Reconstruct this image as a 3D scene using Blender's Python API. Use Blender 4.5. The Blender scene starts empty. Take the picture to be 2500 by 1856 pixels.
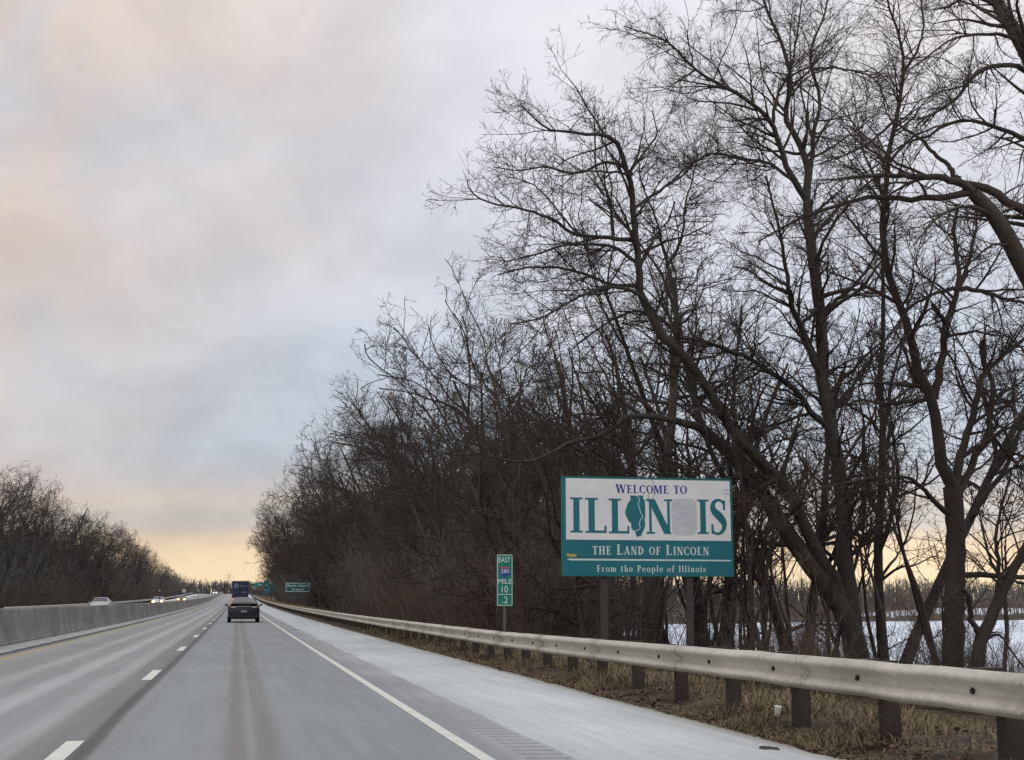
import bpy, math, random
import numpy as np
from mathutils import Vector, Matrix
from mathutils.geometry import tessellate_polygon

R = math.radians
random.seed(11)
rng = np.random.default_rng(11)
scn = bpy.context.scene
C = scn.collection

# ------------------------------------------------------------------ camera
IW, IH, F = 2500.0, 1856.0, 3300.0          # photograph size and focal length in its pixels
CAMZ = 1.26
VPX, VPY = 578.0, 1470.0                    # where the near road vanishes
PITCH = math.atan((VPY - IH/2)/F)
YAW = math.atan((IW/2 - VPX)/F*math.cos(PITCH))
cam_d = bpy.data.cameras.new('camera')
cam = bpy.data.objects.new('camera', cam_d); C.objects.link(cam)
cam_d.sensor_fit = 'HORIZONTAL'; cam_d.sensor_width = 36.0
cam_d.lens = F/IW*36.0
cam_d.clip_start = 0.1; cam_d.clip_end = 20000
cam.location = (0, 0, CAMZ)
cam.rotation_euler = (math.pi/2 + PITCH, 0, -YAW)
scn.camera = cam
CM = np.array(cam.rotation_euler.to_matrix())

# ------------------------------------------------------------------ sky
SUN_EL, SUN_AZ = 64.0, 205.0                # compass-like: 0 = +Y (ahead), clockwise
world = bpy.data.worlds.new('World'); scn.world = world; world.use_nodes = True
wn = world.node_tree; wn.nodes.clear()
def N(nt, t, **kw):
    n = nt.nodes.new(t)
    for k, v in kw.items(): setattr(n, k, v)
    return n
def ramp(nt, stops, interp='LINEAR'):
    n = nt.nodes.new('ShaderNodeValToRGB'); cr = n.color_ramp; cr.interpolation = interp
    while len(cr.elements) > 1: cr.elements.remove(cr.elements[-1])
    for i, (p, c) in enumerate(stops):
        e = cr.elements[0] if i == 0 else cr.elements.new(p)
        e.position = p
        e.color = (c[0], c[1], c[2], 1) if hasattr(c, '__len__') else (c, c, c, 1)
    return n
def s2l(*c):
    return tuple((v/255/12.92 if v/255 <= .04045 else ((v/255+.055)/1.055)**2.4) for v in c)
L = wn.links.new
out = N(wn, 'ShaderNodeOutputWorld'); bg = N(wn, 'ShaderNodeBackground')
nish = N(wn, 'ShaderNodeTexSky', sky_type='NISHITA'); nish.sun_disc = False
nish.sun_elevation = R(SUN_EL); nish.sun_rotation = R(SUN_AZ)
nish.air_density = 1.5; nish.dust_density = 3.0
nsc = N(wn, 'ShaderNodeMix', data_type='RGBA', blend_type='MULTIPLY'); nsc.inputs[0].default_value = 1
nsc.inputs[7].default_value = (.10, .10, .10, 1)
L(nish.outputs[0], nsc.inputs[6])
tc = N(wn, 'ShaderNodeTexCoord'); sep = N(wn, 'ShaderNodeSeparateXYZ')
nrm = N(wn, 'ShaderNodeVectorMath', operation='NORMALIZE'); L(tc.outputs['Generated'], nrm.inputs[0])
L(nrm.outputs[0], sep.inputs[0])
asin = N(wn, 'ShaderNodeMath', operation='ARCSINE'); L(sep.outputs[2], asin.inputs[0])
eln = N(wn, 'ShaderNodeMath', operation='MULTIPLY'); eln.inputs[1].default_value = 1/(math.pi/2); L(asin.outputs[0], eln.inputs[0])
# cloud layer coordinates: the direction met with a flat deck overhead
zp = N(wn, 'ShaderNodeMath', operation='ADD'); zp.inputs[1].default_value = .34; L(sep.outputs[2], zp.inputs[0])
zm = N(wn, 'ShaderNodeMath', operation='MAXIMUM'); zm.inputs[1].default_value = .05; L(zp.outputs[0], zm.inputs[0])
dx = N(wn, 'ShaderNodeMath', operation='DIVIDE'); L(sep.outputs[0], dx.inputs[0]); L(zm.outputs[0], dx.inputs[1])
dy = N(wn, 'ShaderNodeMath', operation='DIVIDE'); L(sep.outputs[1], dy.inputs[0]); L(zm.outputs[0], dy.inputs[1])
cv = N(wn, 'ShaderNodeCombineXYZ'); L(dx.outputs[0], cv.inputs[0]); L(dy.outputs[0], cv.inputs[1])
def wnoise(scale, detail, off, dist=0.0, rough=.55, sx=1, sy=1):
    mp = N(wn, 'ShaderNodeMapping'); mp.inputs['Location'].default_value = off
    mp.inputs['Scale'].default_value = (sx, sy, 1); mp.inputs['Rotation'].default_value = (0, 0, R(20))
    L(cv.outputs[0], mp.inputs[0])
    t = N(wn, 'ShaderNodeTexNoise'); t.inputs['Scale'].default_value = scale
    t.inputs['Detail'].default_value = detail; t.inputs['Distortion'].default_value = dist
    t.inputs['Roughness'].default_value = rough
    L(mp.outputs[0], t.inputs[0]); return t
# elevation gradient of the overcast; wobbled so that bands are uneven
wob = wnoise(.9, 3, (3.1, 1.7, 0), .3)
wsub = N(wn, 'ShaderNodeMath', operation='MULTIPLY_ADD'); wsub.inputs[1].default_value = .016; wsub.inputs[2].default_value = -.008
L(wob.outputs[0], wsub.inputs[0])
ela = N(wn, 'ShaderNodeMath', operation='ADD'); L(eln.outputs[0], ela.inputs[0]); L(wsub.outputs[0], ela.inputs[1])
grad = ramp(wn, [(0.0, s2l(254, 230, 192)), (.018, s2l(253, 226, 188)), (.025, s2l(242, 217, 186)), (.031, s2l(212, 200, 188)),
                 (.037, s2l(200, 196, 194)), (.043, s2l(216, 204, 194)), (.052, s2l(202, 199, 202)), (.066, s2l(197, 204, 215)), (.11, s2l(199, 208, 222)),
                 (.17, s2l(210, 211, 220)), (.26, s2l(219, 218, 225)), (.5, s2l(228, 230, 238)), (1.0, s2l(236, 240, 250))])
L(ela.outputs[0], grad.inputs[0])
# broad peach flush toward the left of the road, as the photograph shows it
dotn = N(wn, 'ShaderNodeVectorMath', operation='DOT_PRODUCT'); L(nrm.outputs[0], dotn.inputs[0])
dv = Vector((-.38, .82, .42)).normalized(); dotn.inputs[1].default_value = dv
pn = wnoise(1.6, 5, (0.3, 5.2, 0), .4)
pr = ramp(wn, [(.86, 0.0), (.985, 1.0)]); L(dotn.outputs['Value'], pr.inputs[0])
pr2 = ramp(wn, [(.28, .45), (.62, 1.0)]); L(pn.outputs[0], pr2.inputs[0])
pm = N(wn, 'ShaderNodeMath', operation='MULTIPLY'); L(pr.outputs[0], pm.inputs[0]); L(pr2.outputs[0], pm.inputs[1])
pm2 = N(wn, 'ShaderNodeMath', operation='MULTIPLY'); pm2.inputs[1].default_value = .95; L(pm.outputs[0], pm2.inputs[0])
tint = N(wn, 'ShaderNodeMix', data_type='RGBA'); L(pm2.outputs[0], tint.inputs[0]); L(grad.outputs[0], tint.inputs[6])
tint.inputs[7].default_value = (*s2l(238, 209, 184), 1)
# cream-pink patches in the higher cloud
np2 = wnoise(2.4, 5, (1.4, 3.3, 0), .5)
rp2 = ramp(wn, [(.48, 0.0), (.72, .4)], 'EASE'); L(np2.outputs[0], rp2.inputs[0])
thi = ramp(wn, [(.09, 0.0), (.16, 1.0)]); L(eln.outputs[0], thi.inputs[0])
mp2 = N(wn, 'ShaderNodeMath', operation='MULTIPLY'); L(rp2.outputs[0], mp2.inputs[0]); L(thi.outputs[0], mp2.inputs[1])
tp2 = N(wn, 'ShaderNodeMix', data_type='RGBA'); L(mp2.outputs[0], tp2.inputs[0]); L(tint.outputs[2], tp2.inputs[6])
tp2.inputs[7].default_value = (*s2l(228, 216, 209), 1); tint = tp2
# thinner places where the blue above shows through
nb = wnoise(2.2, 6, (4.4, 9.1, 0), .5, .55, 1.0, .7)
rb = ramp(wn, [(.50, 0.0), (.68, .55)], 'EASE'); L(nb.outputs[0], rb.inputs[0])
tb = N(wn, 'ShaderNodeMix', data_type='RGBA'); L(rb.outputs[0], tb.inputs[0]); L(tint.outputs[2], tb.inputs[6])
tb.inputs[7].default_value = (*s2l(196, 206, 222), 1); 
tlow = ramp(wn, [(.05, 0.0), (.09, 1.0)]); L(eln.outputs[0], tlow.inputs[0])
tbm = N(wn, 'ShaderNodeMath', operation='MULTIPLY'); L(rb.outputs[0], tbm.inputs[0]); L(tlow.outputs[0], tbm.inputs[1]); L(tbm.outputs[0], tb.inputs[0])
tint = tb
# cloud relief
n1 = wnoise(1.9, 7, (.4, 2.2, 0), .5, .52, 1.0, 1.0)
n2 = wnoise(5.2, 6, (7.4, 1.2, 0), .3, .55, 1.0, .7)
r1 = ramp(wn, [(.28, .945), (.5, 1.02), (.72, 1.09)], 'EASE'); L(n1.outputs[0], r1.inputs[0])
r2 = ramp(wn, [(.34, .925), (.66, 1.075)], 'EASE'); L(n2.outputs[0], r2.inputs[0])
mA = N(wn, 'ShaderNodeMix', data_type='RGBA', blend_type='MULTIPLY'); mA.inputs[0].default_value = 1
L(tint.outputs[2], mA.inputs[6]); L(r1.outputs[0], mA.inputs[7])
mB = N(wn, 'ShaderNodeMix', data_type='RGBA', blend_type='MULTIPLY'); mB.inputs[0].default_value = 1
L(mA.outputs[2], mB.inputs[6]); L(r2.outputs[0], mB.inputs[7])
dot2 = N(wn, 'ShaderNodeVectorMath', operation='DOT_PRODUCT'); L(nrm.outputs[0], dot2.inputs[0])
dot2.inputs[1].default_value = Vector((.62, .70, .36)).normalized()
br = ramp(wn, [(.72, 1.0), (.97, 1.22)], 'EASE'); L(dot2.outputs['Value'], br.inputs[0])
mD = N(wn, 'ShaderNodeMix', data_type='RGBA', blend_type='MULTIPLY'); mD.inputs[0].default_value = 1
L(mB.outputs[2], mD.inputs[6]); L(br.outputs[0], mD.inputs[7]); mB = mD
mC = N(wn, 'ShaderNodeMix', data_type='RGBA'); mC.inputs[0].default_value = .92
L(nsc.outputs[2], mC.inputs[6]); L(mB.outputs[2], mC.inputs[7])
L(mC.outputs[2], bg.inputs[0]); bg.inputs[1].default_value = .965
L(bg.outputs[0], out.inputs[0])

sun_d = bpy.data.lights.new('sun', 'SUN'); sun = bpy.data.objects.new('sun', sun_d); C.objects.link(sun)
sun_d.energy = 1.0; sun_d.angle = R(45); sun_d.color = (1.0, .965, .93)
az, el = R(SUN_AZ), R(SUN_EL)
sdir = Vector((math.sin(az)*math.cos(el), math.cos(az)*math.cos(el), math.sin(el)))
sun.rotation_euler = sdir.to_track_quat('Z', 'Y').to_euler()
sun.location = (0, -20, 30)

vs = scn.view_settings
scn.display_settings.display_device = 'sRGB'
vs.view_transform = 'Standard'; vs.look = 'None'; vs.gamma = 1; vs.exposure = 0.0
vs.use_curve_mapping = False
scn.cycles.max_bounces = 6; scn.cycles.diffuse_bounces = 3

# ------------------------------------------------------------------ helpers
def ray(px, py):
    d = CM @ np.array([(px - IW/2)/F, -(py - IH/2)/F, -1.0])
    return d
def P(px, py, Y):
    d = ray(px, py); t = Y/d[1]
    return np.array([0, 0, CAMZ]) + d*t
def PX(px, Y, py=1480):
    return float(P(px, py, Y)[0])
def Z(y):
    y = np.maximum(np.asarray(y, float), 0)
    a = np.minimum(y, 500)
    return 1.4e-5*a*a + .014*200*(1 - np.exp(-np.maximum(y - 500, 0)/200))
def zz(y): return float(Z(y))
def slope(y): return math.atan((zz(y+1) - zz(y-1))/2)

MATS = {}
def mat(name, color=(.5, .5, .5), rough=.8, metal=0.0, noise=None, bump=None, emit=None, spec=.5, coords='Object', coat=0):
    """noise = (scale, amount, detail) or list of them: brightness mottling; bump = (scale, strength)"""
    if name in MATS: return MATS[name]
    m = bpy.data.materials.new(name); m.use_nodes = True; nt = m.node_tree
    b = nt.nodes['Principled BSDF']; b.inputs['Roughness'].default_value = rough
    b.inputs['Metallic'].default_value = metal; b.inputs['Specular IOR Level'].default_value = spec
    b.inputs['Coat Weight'].default_value = coat
    b.inputs['Base Color'].default_value = (*color, 1)
    l = nt.links.new
    t = nt.nodes.new('ShaderNodeTexCoord') if coords != 'Position' else nt.nodes.new('ShaderNodeNewGeometry')
    if noise:
        if not isinstance(noise, list): noise = [noise]
        src = None
        for sc, am, de in noise:
            n = nt.nodes.new('ShaderNodeTexNoise'); n.inputs['Scale'].default_value = sc; n.inputs['Detail'].default_value = de
            l(t.outputs[coords], n.inputs[0])
            r = ramp(nt, [(.25, max(0, 1-am)), (.75, 1+am)]); l(n.outputs[0], r.inputs[0])
            x = nt.nodes.new('ShaderNodeMix'); x.data_type = 'RGBA'; x.blend_type = 'MULTIPLY'; x.inputs[0].default_value = 1
            if src is None: x.inputs[6].default_value = (*color, 1)
            else: l(src, x.inputs[6])
            l(r.outputs[0], x.inputs[7]); src = x.outputs[2]
        l(src, b.inputs['Base Color'])
    if bump:
        n = nt.nodes.new('ShaderNodeTexNoise'); n.inputs['Scale'].default_value = bump[0]; n.inputs['Detail'].default_value = 5
        l(t.outputs[coords], n.inputs[0])
        bp = nt.nodes.new('ShaderNodeBump'); bp.inputs['Strength'].default_value = bump[1]; bp.inputs['Distance'].default_value = .02
        l(n.outputs[0], bp.inputs['Height']); l(bp.outputs[0], b.inputs['Normal'])
    if emit:
        b.inputs['Emission Color'].default_value = (*emit[0], 1); b.inputs['Emission Strength'].default_value = emit[1]
    MATS[name] = m
    return m

def fast_mesh(name, verts, quads=None, tris=None, smooth=False):
    me = bpy.data.meshes.new(name)
    verts = np.asarray(verts, np.float32).reshape(-1, 3)
    qs = np.zeros((0, 4), np.int32) if quads is None else np.asarray(quads, np.int32).reshape(-1, 4)
    ts = np.zeros((0, 3), np.int32) if tris is None else np.asarray(tris, np.int32).reshape(-1, 3)
    me.vertices.add(len(verts)); me.vertices.foreach_set('co', verts.ravel())
    nl = len(qs)*4 + len(ts)*3
    me.loops.add(nl); me.loops.foreach_set('vertex_index', np.concatenate([qs.ravel(), ts.ravel()]))
    me.polygons.add(len(qs) + len(ts))
    st = np.concatenate([np.arange(len(qs))*4, len(qs)*4 + np.arange(len(ts))*3]).astype(np.int32)
    me.polygons.foreach_set('loop_start', st)
    if smooth: me.polygons.foreach_set('use_smooth', np.ones(len(qs)+len(ts), bool))
    me.update(calc_edges=True)
    return me

def link(name, me, m=None, parent=None, loc=None, rot=None, label=None, cat=None, group=None, kind=None):
    o = bpy.data.objects.new(name, me); C.objects.link(o)
    if m is not None and me is not None and len(me.materials) == 0: me.materials.append(m)
    if parent is not None: o.parent = parent
    if loc is not None: o.location = loc
    if rot is not None: o.rotation_euler = rot
    tag(o, label, cat, group, kind)
    return o
def tag(o, label=None, cat=None, group=None, kind=None):
    if label: o['label'] = label
    if cat: o['category'] = cat
    if group: o['group'] = group
    if kind: o['kind'] = kind
    return o
def empty(name, loc, label=None, cat=None, group=None, rot=None):
    return link(name, None, None, None, loc, rot, label, cat, group)
def copy_tree(o, parent=None):
    c = o.copy(); C.objects.link(c); c.parent = parent
    for ch in o.children: copy_tree(ch, c)
    return c

class MB:
    """collects simple solids into one mesh"""
    def __init__(s): s.v = []; s.f = []
    def poly(s, pts, faces):
        b = len(s.v); s.v += [tuple(p) for p in pts]; s.f += [tuple(i+b for i in f) for f in faces]; return s
    def box(s, x0, x1, y0, y1, z0, z1):
        return s.poly([(x0,y0,z0),(x1,y0,z0),(x1,y1,z0),(x0,y1,z0),(x0,y0,z1),(x1,y0,z1),(x1,y1,z1),(x0,y1,z1)],
                      [(0,3,2,1),(4,5,6,7),(0,1,5,4),(1,2,6,5),(2,3,7,6),(3,0,4,7)])
    def prism(s, pts2, a, b, axis='y'):
        n = len(pts2)
        def mk(p, t): return (p[0], t, p[1]) if axis == 'y' else ((t, p[0], p[1]) if axis == 'x' else (p[0], p[1], t))
        base = [mk(p, a) for p in pts2] + [mk(p, b) for p in pts2]
        fs = [(i, (i+1) % n, n+(i+1) % n, n+i) for i in range(n)]
        tri = tessellate_polygon([[Vector((p[0], p[1], 0)) for p in pts2]])
        fs += [tuple(t) for t in tri] + [tuple(n+i for i in t) for t in tri]
        return s.poly(base, fs)
    def cyl(s, p0, p1, r0, r1=None, n=12, cap=True):
        r1 = r0 if r1 is None else r1
        p0 = Vector(p0); p1 = Vector(p1); d = (p1-p0).normalized()
        u = d.cross(Vector((0, 0, 1)) if abs(d.z) < .9 else Vector((1, 0, 0))).normalized(); w = d.cross(u)
        a = [p0 + (u*math.cos(t)+w*math.sin(t))*r0 for t in [2*math.pi*i/n for i in range(n)]]
        b = [p1 + (u*math.cos(t)+w*math.sin(t))*r1 for t in [2*math.pi*i/n for i in range(n)]]
        fs = [(i, (i+1) % n, n+(i+1) % n, n+i) for i in range(n)]
        if cap: fs += [tuple(range(n))[::-1], tuple(range(n, 2*n))]
        return s.poly(a+b, fs)
    def mesh(s, name, smooth=False):
        me = bpy.data.meshes.new(name); me.from_pydata(s.v, [], s.f); me.update()
        if smooth: me.polygons.foreach_set('use_smooth', np.ones(len(me.polygons), bool))
        # consistent normals
        import bmesh
        bm = bmesh.new(); bm.from_mesh(me); bmesh.ops.recalc_face_normals(bm, faces=bm.faces); bm.to_mesh(me); bm.free()
        return me
    def build(s, name, m, parent=None, smooth=False, **kw):
        return link(name, s.mesh(name, smooth), m, parent, **kw)

def text_mesh(body, size, extr=.002, align='CENTER'):
    cu = bpy.data.curves.new('lettering', 'FONT'); cu.body = body; cu.size = size; cu.extrude = extr; cu.align_x = align
    cu.resolution_u = 4
    o = bpy.data.objects.new('lettering', cu); C.objects.link(o)
    bpy.context.view_layer.update()
    me = bpy.data.meshes.new_from_object(o.evaluated_get(bpy.context.evaluated_depsgraph_get()))
    bpy.data.objects.remove(o); bpy.data.curves.remove(cu)
    return me
def stretch_mesh(me, x0, x1, z0, z1, ysurf):
    """fit text mesh (xy plane, +z normal) into a board: x across, z up, facing -y"""
    n = len(me.vertices); co = np.zeros(n*3, np.float32); me.vertices.foreach_get('co', co); co = co.reshape(-1, 3)
    mn, mx = co.min(0), co.max(0)
    o = np.empty_like(co)
    o[:, 0] = x0 + (co[:, 0]-mn[0])/(mx[0]-mn[0])*(x1-x0)
    o[:, 2] = z0 + (co[:, 1]-mn[1])/(mx[1]-mn[1])*(z1-z0)
    o[:, 1] = ysurf - (co[:, 2]-mn[2])
    me.vertices.foreach_set('co', o.ravel()); me.update(); return me

# ------------------------------------------------------------------ materials with structure of their own
def banded(name, x0, x1, stops, wobble=.10, rough=.85, ymul=.06, mott=.10, bump=.12, stain=.08):
    """colour that runs in long streaks along the road; stops = [(x, colour)]"""
    m = bpy.data.materials.new(name); m.use_nodes = True; nt = m.node_tree; l = nt.links.new
    b = nt.nodes['Principled BSDF']; b.inputs['Roughness'].default_value = rough; b.inputs['Specular IOR Level'].default_value = .3
    t = nt.nodes.new('ShaderNodeTexCoord'); sp = nt.nodes.new('ShaderNodeSeparateXYZ'); l(t.outputs['Object'], sp.inputs[0])
    mp = nt.nodes.new('ShaderNodeMapping'); mp.inputs['Scale'].default_value = (1.2, ymul, 1); l(t.outputs['Object'], mp.inputs[0])
    n = nt.nodes.new('ShaderNodeTexNoise'); n.inputs['Scale'].default_value = 1.6; n.inputs['Detail'].default_value = 6; l(mp.outputs[0], n.inputs[0])
    w = nt.nodes.new('ShaderNodeMath'); w.operation = 'MULTIPLY_ADD'; w.inputs[1].default_value = wobble*2; w.inputs[2].default_value = -wobble; l(n.outputs[0], w.inputs[0])
    a = nt.nodes.new('ShaderNodeMath'); a.operation = 'ADD'; l(sp.outputs[0], a.inputs[0]); l(w.outputs[0], a.inputs[1])
    mr = nt.nodes.new('ShaderNodeMapRange'); mr.inputs[1].default_value = x0; mr.inputs[2].default_value = x1; l(a.outputs[0], mr.inputs[0])
    r = ramp(nt, [((x-x0)/(x1-x0), c) for x, c in stops]); l(mr.outputs[0], r.inputs[0])
    src = r.outputs[0]
    # streaks, blotches, grain
    for sc, vec, am, de in ((5.0, (1.5, .05, 1), mott*1.1, 5), (.35, (1, .5, 1), stain, 5), (26.0, (1, .35, 1), mott*.9, 6), (120.0, (1, 1, 1), mott*1.7, 3)):
        q = nt.nodes.new('ShaderNodeMapping'); q.inputs['Scale'].default_value = vec; l(t.outputs['Object'], q.inputs[0])
        k = nt.nodes.new('ShaderNodeTexNoise'); k.inputs['Scale'].default_value = sc; k.inputs['Detail'].default_value = de; l(q.outputs[0], k.inputs[0])
        rr = ramp(nt, [(.28, 1-am), (.72, 1+am)]); l(k.outputs[0], rr.inputs[0])
        x = nt.nodes.new('ShaderNodeMix'); x.data_type = 'RGBA'; x.blend_type = 'MULTIPLY'; x.inputs[0].default_value = 1
        l(src, x.inputs[6]); l(rr.outputs[0], x.inputs[7]); src = x.outputs[2]
    l(src, b.inputs['Base Color'])
    k = nt.nodes.new('ShaderNodeTexNoise'); k.inputs['Scale'].default_value = 90; k.inputs['Detail'].default_value = 4; l(t.outputs['Object'], k.inputs[0])
    bp = nt.nodes.new('ShaderNodeBump'); bp.inputs['Strength'].default_value = bump; bp.inputs['Distance'].default_value = .01
    l(k.outputs[0], bp.inputs['Height']); l(bp.outputs[0], b.inputs['Normal'])
    MATS[name] = m; return m
def g(v, r=1.0, b=1.0): return (v*r*.965*.92, v*.92, v*b*.915)

M_road = banded('salted_asphalt', -5.6, 2.4, [
    (-5.6, g(.17)), (-5.42, g(.16)), (-5.30, g(.24, 1.02, .96)), (-5.05, g(.36, 1.10, .86)), (-4.85, g(.33, 1.05, .92)), (-4.5, g(.28, 1.01, .98)),
    (-3.95, g(.27)), (-3.72, g(.36)), (-3.58, g(.37)), (-3.42, g(.29)), (-3.05, g(.28)), (-2.86, g(.40)), (-2.66, g(.41)), (-2.5, g(.30)),
    (-2.2, g(.29)), (-2.0, g(.37)), (-1.84, g(.34)), (-1.72, g(.23, 1.02, .98)), (-1.36, g(.21, 1.01, .99)), (-1.29, g(.11)), (-1.20, g(.13)), (-1.13, g(.27)),
    (-.7, g(.30, .97, 1.03)), (-.12, g(.29, .99, 1.01)), (.0, g(.215, 1.05, .93)), (.10, g(.225, 1.05, .93)), (.17, g(.29)), (.23, g(.22, 1.04, .95)), (.38, g(.23, 1.03, .96)),
    (.50, g(.29, .98, 1.02)), (1.3, g(.28, .98, 1.04)), (2.4, g(.29, .98, 1.03))], wobble=.07, mott=.075)
M_shoulder = banded('salted_shoulder', 2.2, 5.1, [
    (2.2, g(.30)), (2.34, g(.34)), (2.72, g(.36)), (2.80, g(.52, .98, 1.02)), (3.4, g(.56, .98, 1.02)), (4.3, g(.55, .98, 1.02)), (4.75, g(.48)), (4.93, g(.34, 1.05, .9)), (5.1, g(.16, 1.1, .8))],
    wobble=.10, ymul=.25, mott=.09, stain=.17)
def rumble_material():
    m = M_shoulder.copy(); m.name = 'rumble_strip_asphalt'; nt = m.node_tree; l = nt.links.new; b = nt.nodes['Principled BSDF']
    src = b.inputs['Base Color'].links[0].from_socket
    t = nt.nodes.new('ShaderNodeTexCoord'); sp = nt.nodes.new('ShaderNodeSeparateXYZ'); l(t.outputs['Object'], sp.inputs[0])
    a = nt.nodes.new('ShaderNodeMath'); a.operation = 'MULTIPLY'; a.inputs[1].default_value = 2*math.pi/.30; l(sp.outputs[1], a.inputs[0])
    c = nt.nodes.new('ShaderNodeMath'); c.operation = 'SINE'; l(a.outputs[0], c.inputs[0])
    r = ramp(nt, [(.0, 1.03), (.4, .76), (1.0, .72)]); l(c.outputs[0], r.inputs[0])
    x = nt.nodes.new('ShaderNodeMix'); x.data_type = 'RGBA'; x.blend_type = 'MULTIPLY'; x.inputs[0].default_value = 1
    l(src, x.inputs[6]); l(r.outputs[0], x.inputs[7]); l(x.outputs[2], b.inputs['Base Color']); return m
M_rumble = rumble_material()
M_opp = banded('far_carriageway_asphalt', -17.4, -6.9, [
    (-17.4, g(.42)), (-16.9, g(.55)), (-15.0, g(.55)), (-14.6, g(.34)), (-13.2, g(.28)), (-11.2, g(.32)), (-10.9, g(.22)), (-9.2, g(.28)), (-7.4, g(.33)), (-6.9, g(.3))], wobble=.12)
M_paint = mat('road_paint', (.62, .62, .56), .7, noise=[(3, .12, 5), (60, .15, 3)], coords='Position')
M_ypaint = mat('worn_yellow_paint', (.42, .33, .16), .8, noise=[(3, .25, 5), (40, .25, 3)])
M_conc = mat('barrier_concrete', (.25, .24, .215), .9, noise=[(.3, .30, 7), (1.3, .30, 7), (14, .14, 5)], bump=(30, .12), coords='Position')
M_kerb = mat('kerb_concrete', (.36, .36, .35), .9, noise=[(.8, .2, 6), (8, .15, 4)], bump=(40, .2), coords='Position')
M_galv = mat('galvanized_steel', (.47, .44, .375), .6, metal=.08, noise=[(1.1, .2, 6), (14, .16, 6), (60, .1, 4)], bump=(6, .06), coords='Position')
M_bolt = mat('dark_bolt', (.05, .045, .04), .6, metal=.6)
M_wood = mat('weathered_post_timber', (.048, .037, .028), .95, noise=[(3, .35, 5), (30, .25, 4)], bump=(40, .5), coords='Position')
M_bark = mat('tree_bark', (.054, .041, .032), .95, noise=[(1.2, .25, 4), (16, .42, 6)], bump=(22, 1.0))
M_bark_g = mat('grey_tree_bark', (.058, .050, .042), .95, noise=[(1.2, .25, 4), (14, .38, 6)], bump=(22, .9))
M_twig = mat('bare_twig', (.060, .043, .034), .95)
M_twig_g = mat('grey_bare_twig', (.062, .054, .047), .95)
M_shrub = mat('brown_brushwood', (.165, .122, .094), .95, noise=(1.5, .3, 3))
M_shrub_r = mat('russet_brushwood', (.135, .085, .064), .95, noise=(1.5, .3, 3))
M_mass = mat('far_brushwood', (.125, .118, .107), .95, noise=(.5, .3, 3))
M_grass = mat('dry_grass', (.185, .142, .082), .9, noise=[(.9, .45, 4), (35, .5, 3)], coords='Position')
M_leaf = mat('dead_leaf', (.12, .075, .045), .9, noise=(7, .5, 3), coords='Position')
M_snow = mat('snow', (.68, .75, .84), .7, noise=[(.05, .08, 6), (.6, .05, 5)], bump=(1.5, .15), coords='Position')

def ground_material():
    m = bpy.data.materials.new('verge_ground'); m.use_nodes = True; nt = m.node_tree; l = nt.links.new
    b = nt.nodes['Principled BSDF']; b.inputs['Roughness'].default_value = .95; b.inputs['Specular IOR Level'].default_value = .2
    t = nt.nodes.new('ShaderNodeTexCoord')
    n = nt.nodes.new('ShaderNodeTexNoise'); n.inputs['Scale'].default_value = .9; n.inputs['Detail'].default_value = 8; l(t.outputs['Object'], n.inputs[0])
    r = ramp(nt, [(.3, (.030, .023, .017)), (.45, (.055, .041, .028)), (.58, (.10, .075, .048)), (.75, (.15, .115, .07))]); l(n.outputs[0], r.inputs[0])
    n2 = nt.nodes.new('ShaderNodeTexNoise'); n2.inputs['Scale'].default_value = 22; n2.inputs['Detail'].default_value = 6; l(t.outputs['Object'], n2.inputs[0])
    r2 = ramp(nt, [(.3, .55), (.7, 1.4)]); l(n2.outputs[0], r2.inputs[0])
    x = nt.nodes.new('ShaderNodeMix'); x.data_type = 'RGBA'; x.blend_type = 'MULTIPLY'; x.inputs[0].default_value = 1
    l(r.outputs[0], x.inputs[6]); l(r2.outputs[0], x.inputs[7]); l(x.outputs[2], b.inputs['Base Color'])
    bp = nt.nodes.new('ShaderNodeBump'); bp.inputs['Strength'].default_value = .7; bp.inputs['Distance'].default_value = .05
    l(n2.outputs[0], bp.inputs['Height']); l(bp.outputs[0], b.inputs['Normal'])
    return m
M_ground = ground_material()

# ------------------------------------------------------------------ the setting
YS = np.concatenate([np.arange(-30, 60, 2.0), np.arange(60, 200, 5.0), np.arange(200, 1001, 20.0)])
def sheet(name, xs, ys, zf, m, kind='structure', parent=None):
    X, Y = np.meshgrid(xs, ys); Zv = zf(X, Y)
    v = np.stack([X, Y, Zv], -1).reshape(-1, 3); nx, ny = len(xs), len(ys)
    i = np.arange(nx-1)[None, :] + nx*np.arange(ny-1)[:, None]
    q = np.stack([i, i+1, i+1+nx, i+nx], -1).reshape(-1, 4)
    return link(name, fast_mesh(name, v, q, smooth=True), m, parent, kind=kind)

GX = np.array([-9000, -2500, -800, -300, -120, -60, -40, -28, -24, -20, -18.2, -17.5, -17.0, 4.6, 4.9, 5.1, 5.4, 5.8, 6.4, 7.2, 8.2, 9.5, 11, 13, 15, 17, 19, 22, 26, 34, 50, 90, 200, 600, 2000, 9000.0])
GZ = np.array([0, 0, -.6, -.8, -1.0, -1.2, -1.2, -1.1, -.9, -.5, -.12, -.09, -.09, -.09, -.06, -.035, .01, .06, .06, -.04, -.24, -.52, -.84, -1.08, -1.3, -1.47, -1.57, -1.60, -1.62, -1.62, -1.62, -1.62, -1.62, -1.62, -1.62, -1.62])
def gz(x, y):
    w = np.interp(x, [-120, -40, 14, 40], [1, 1, 1, 0.0])
    far = np.clip((np.asarray(y, float) - 300)/400, 0, 1)*np.clip((np.asarray(x, float)+400)/300, 0, 1)*0
    return np.interp(x, GX, GZ) + Z(y)*w + far
def gzz(x, y): return float(gz(np.array(x, float), np.array(y, float)))
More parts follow.
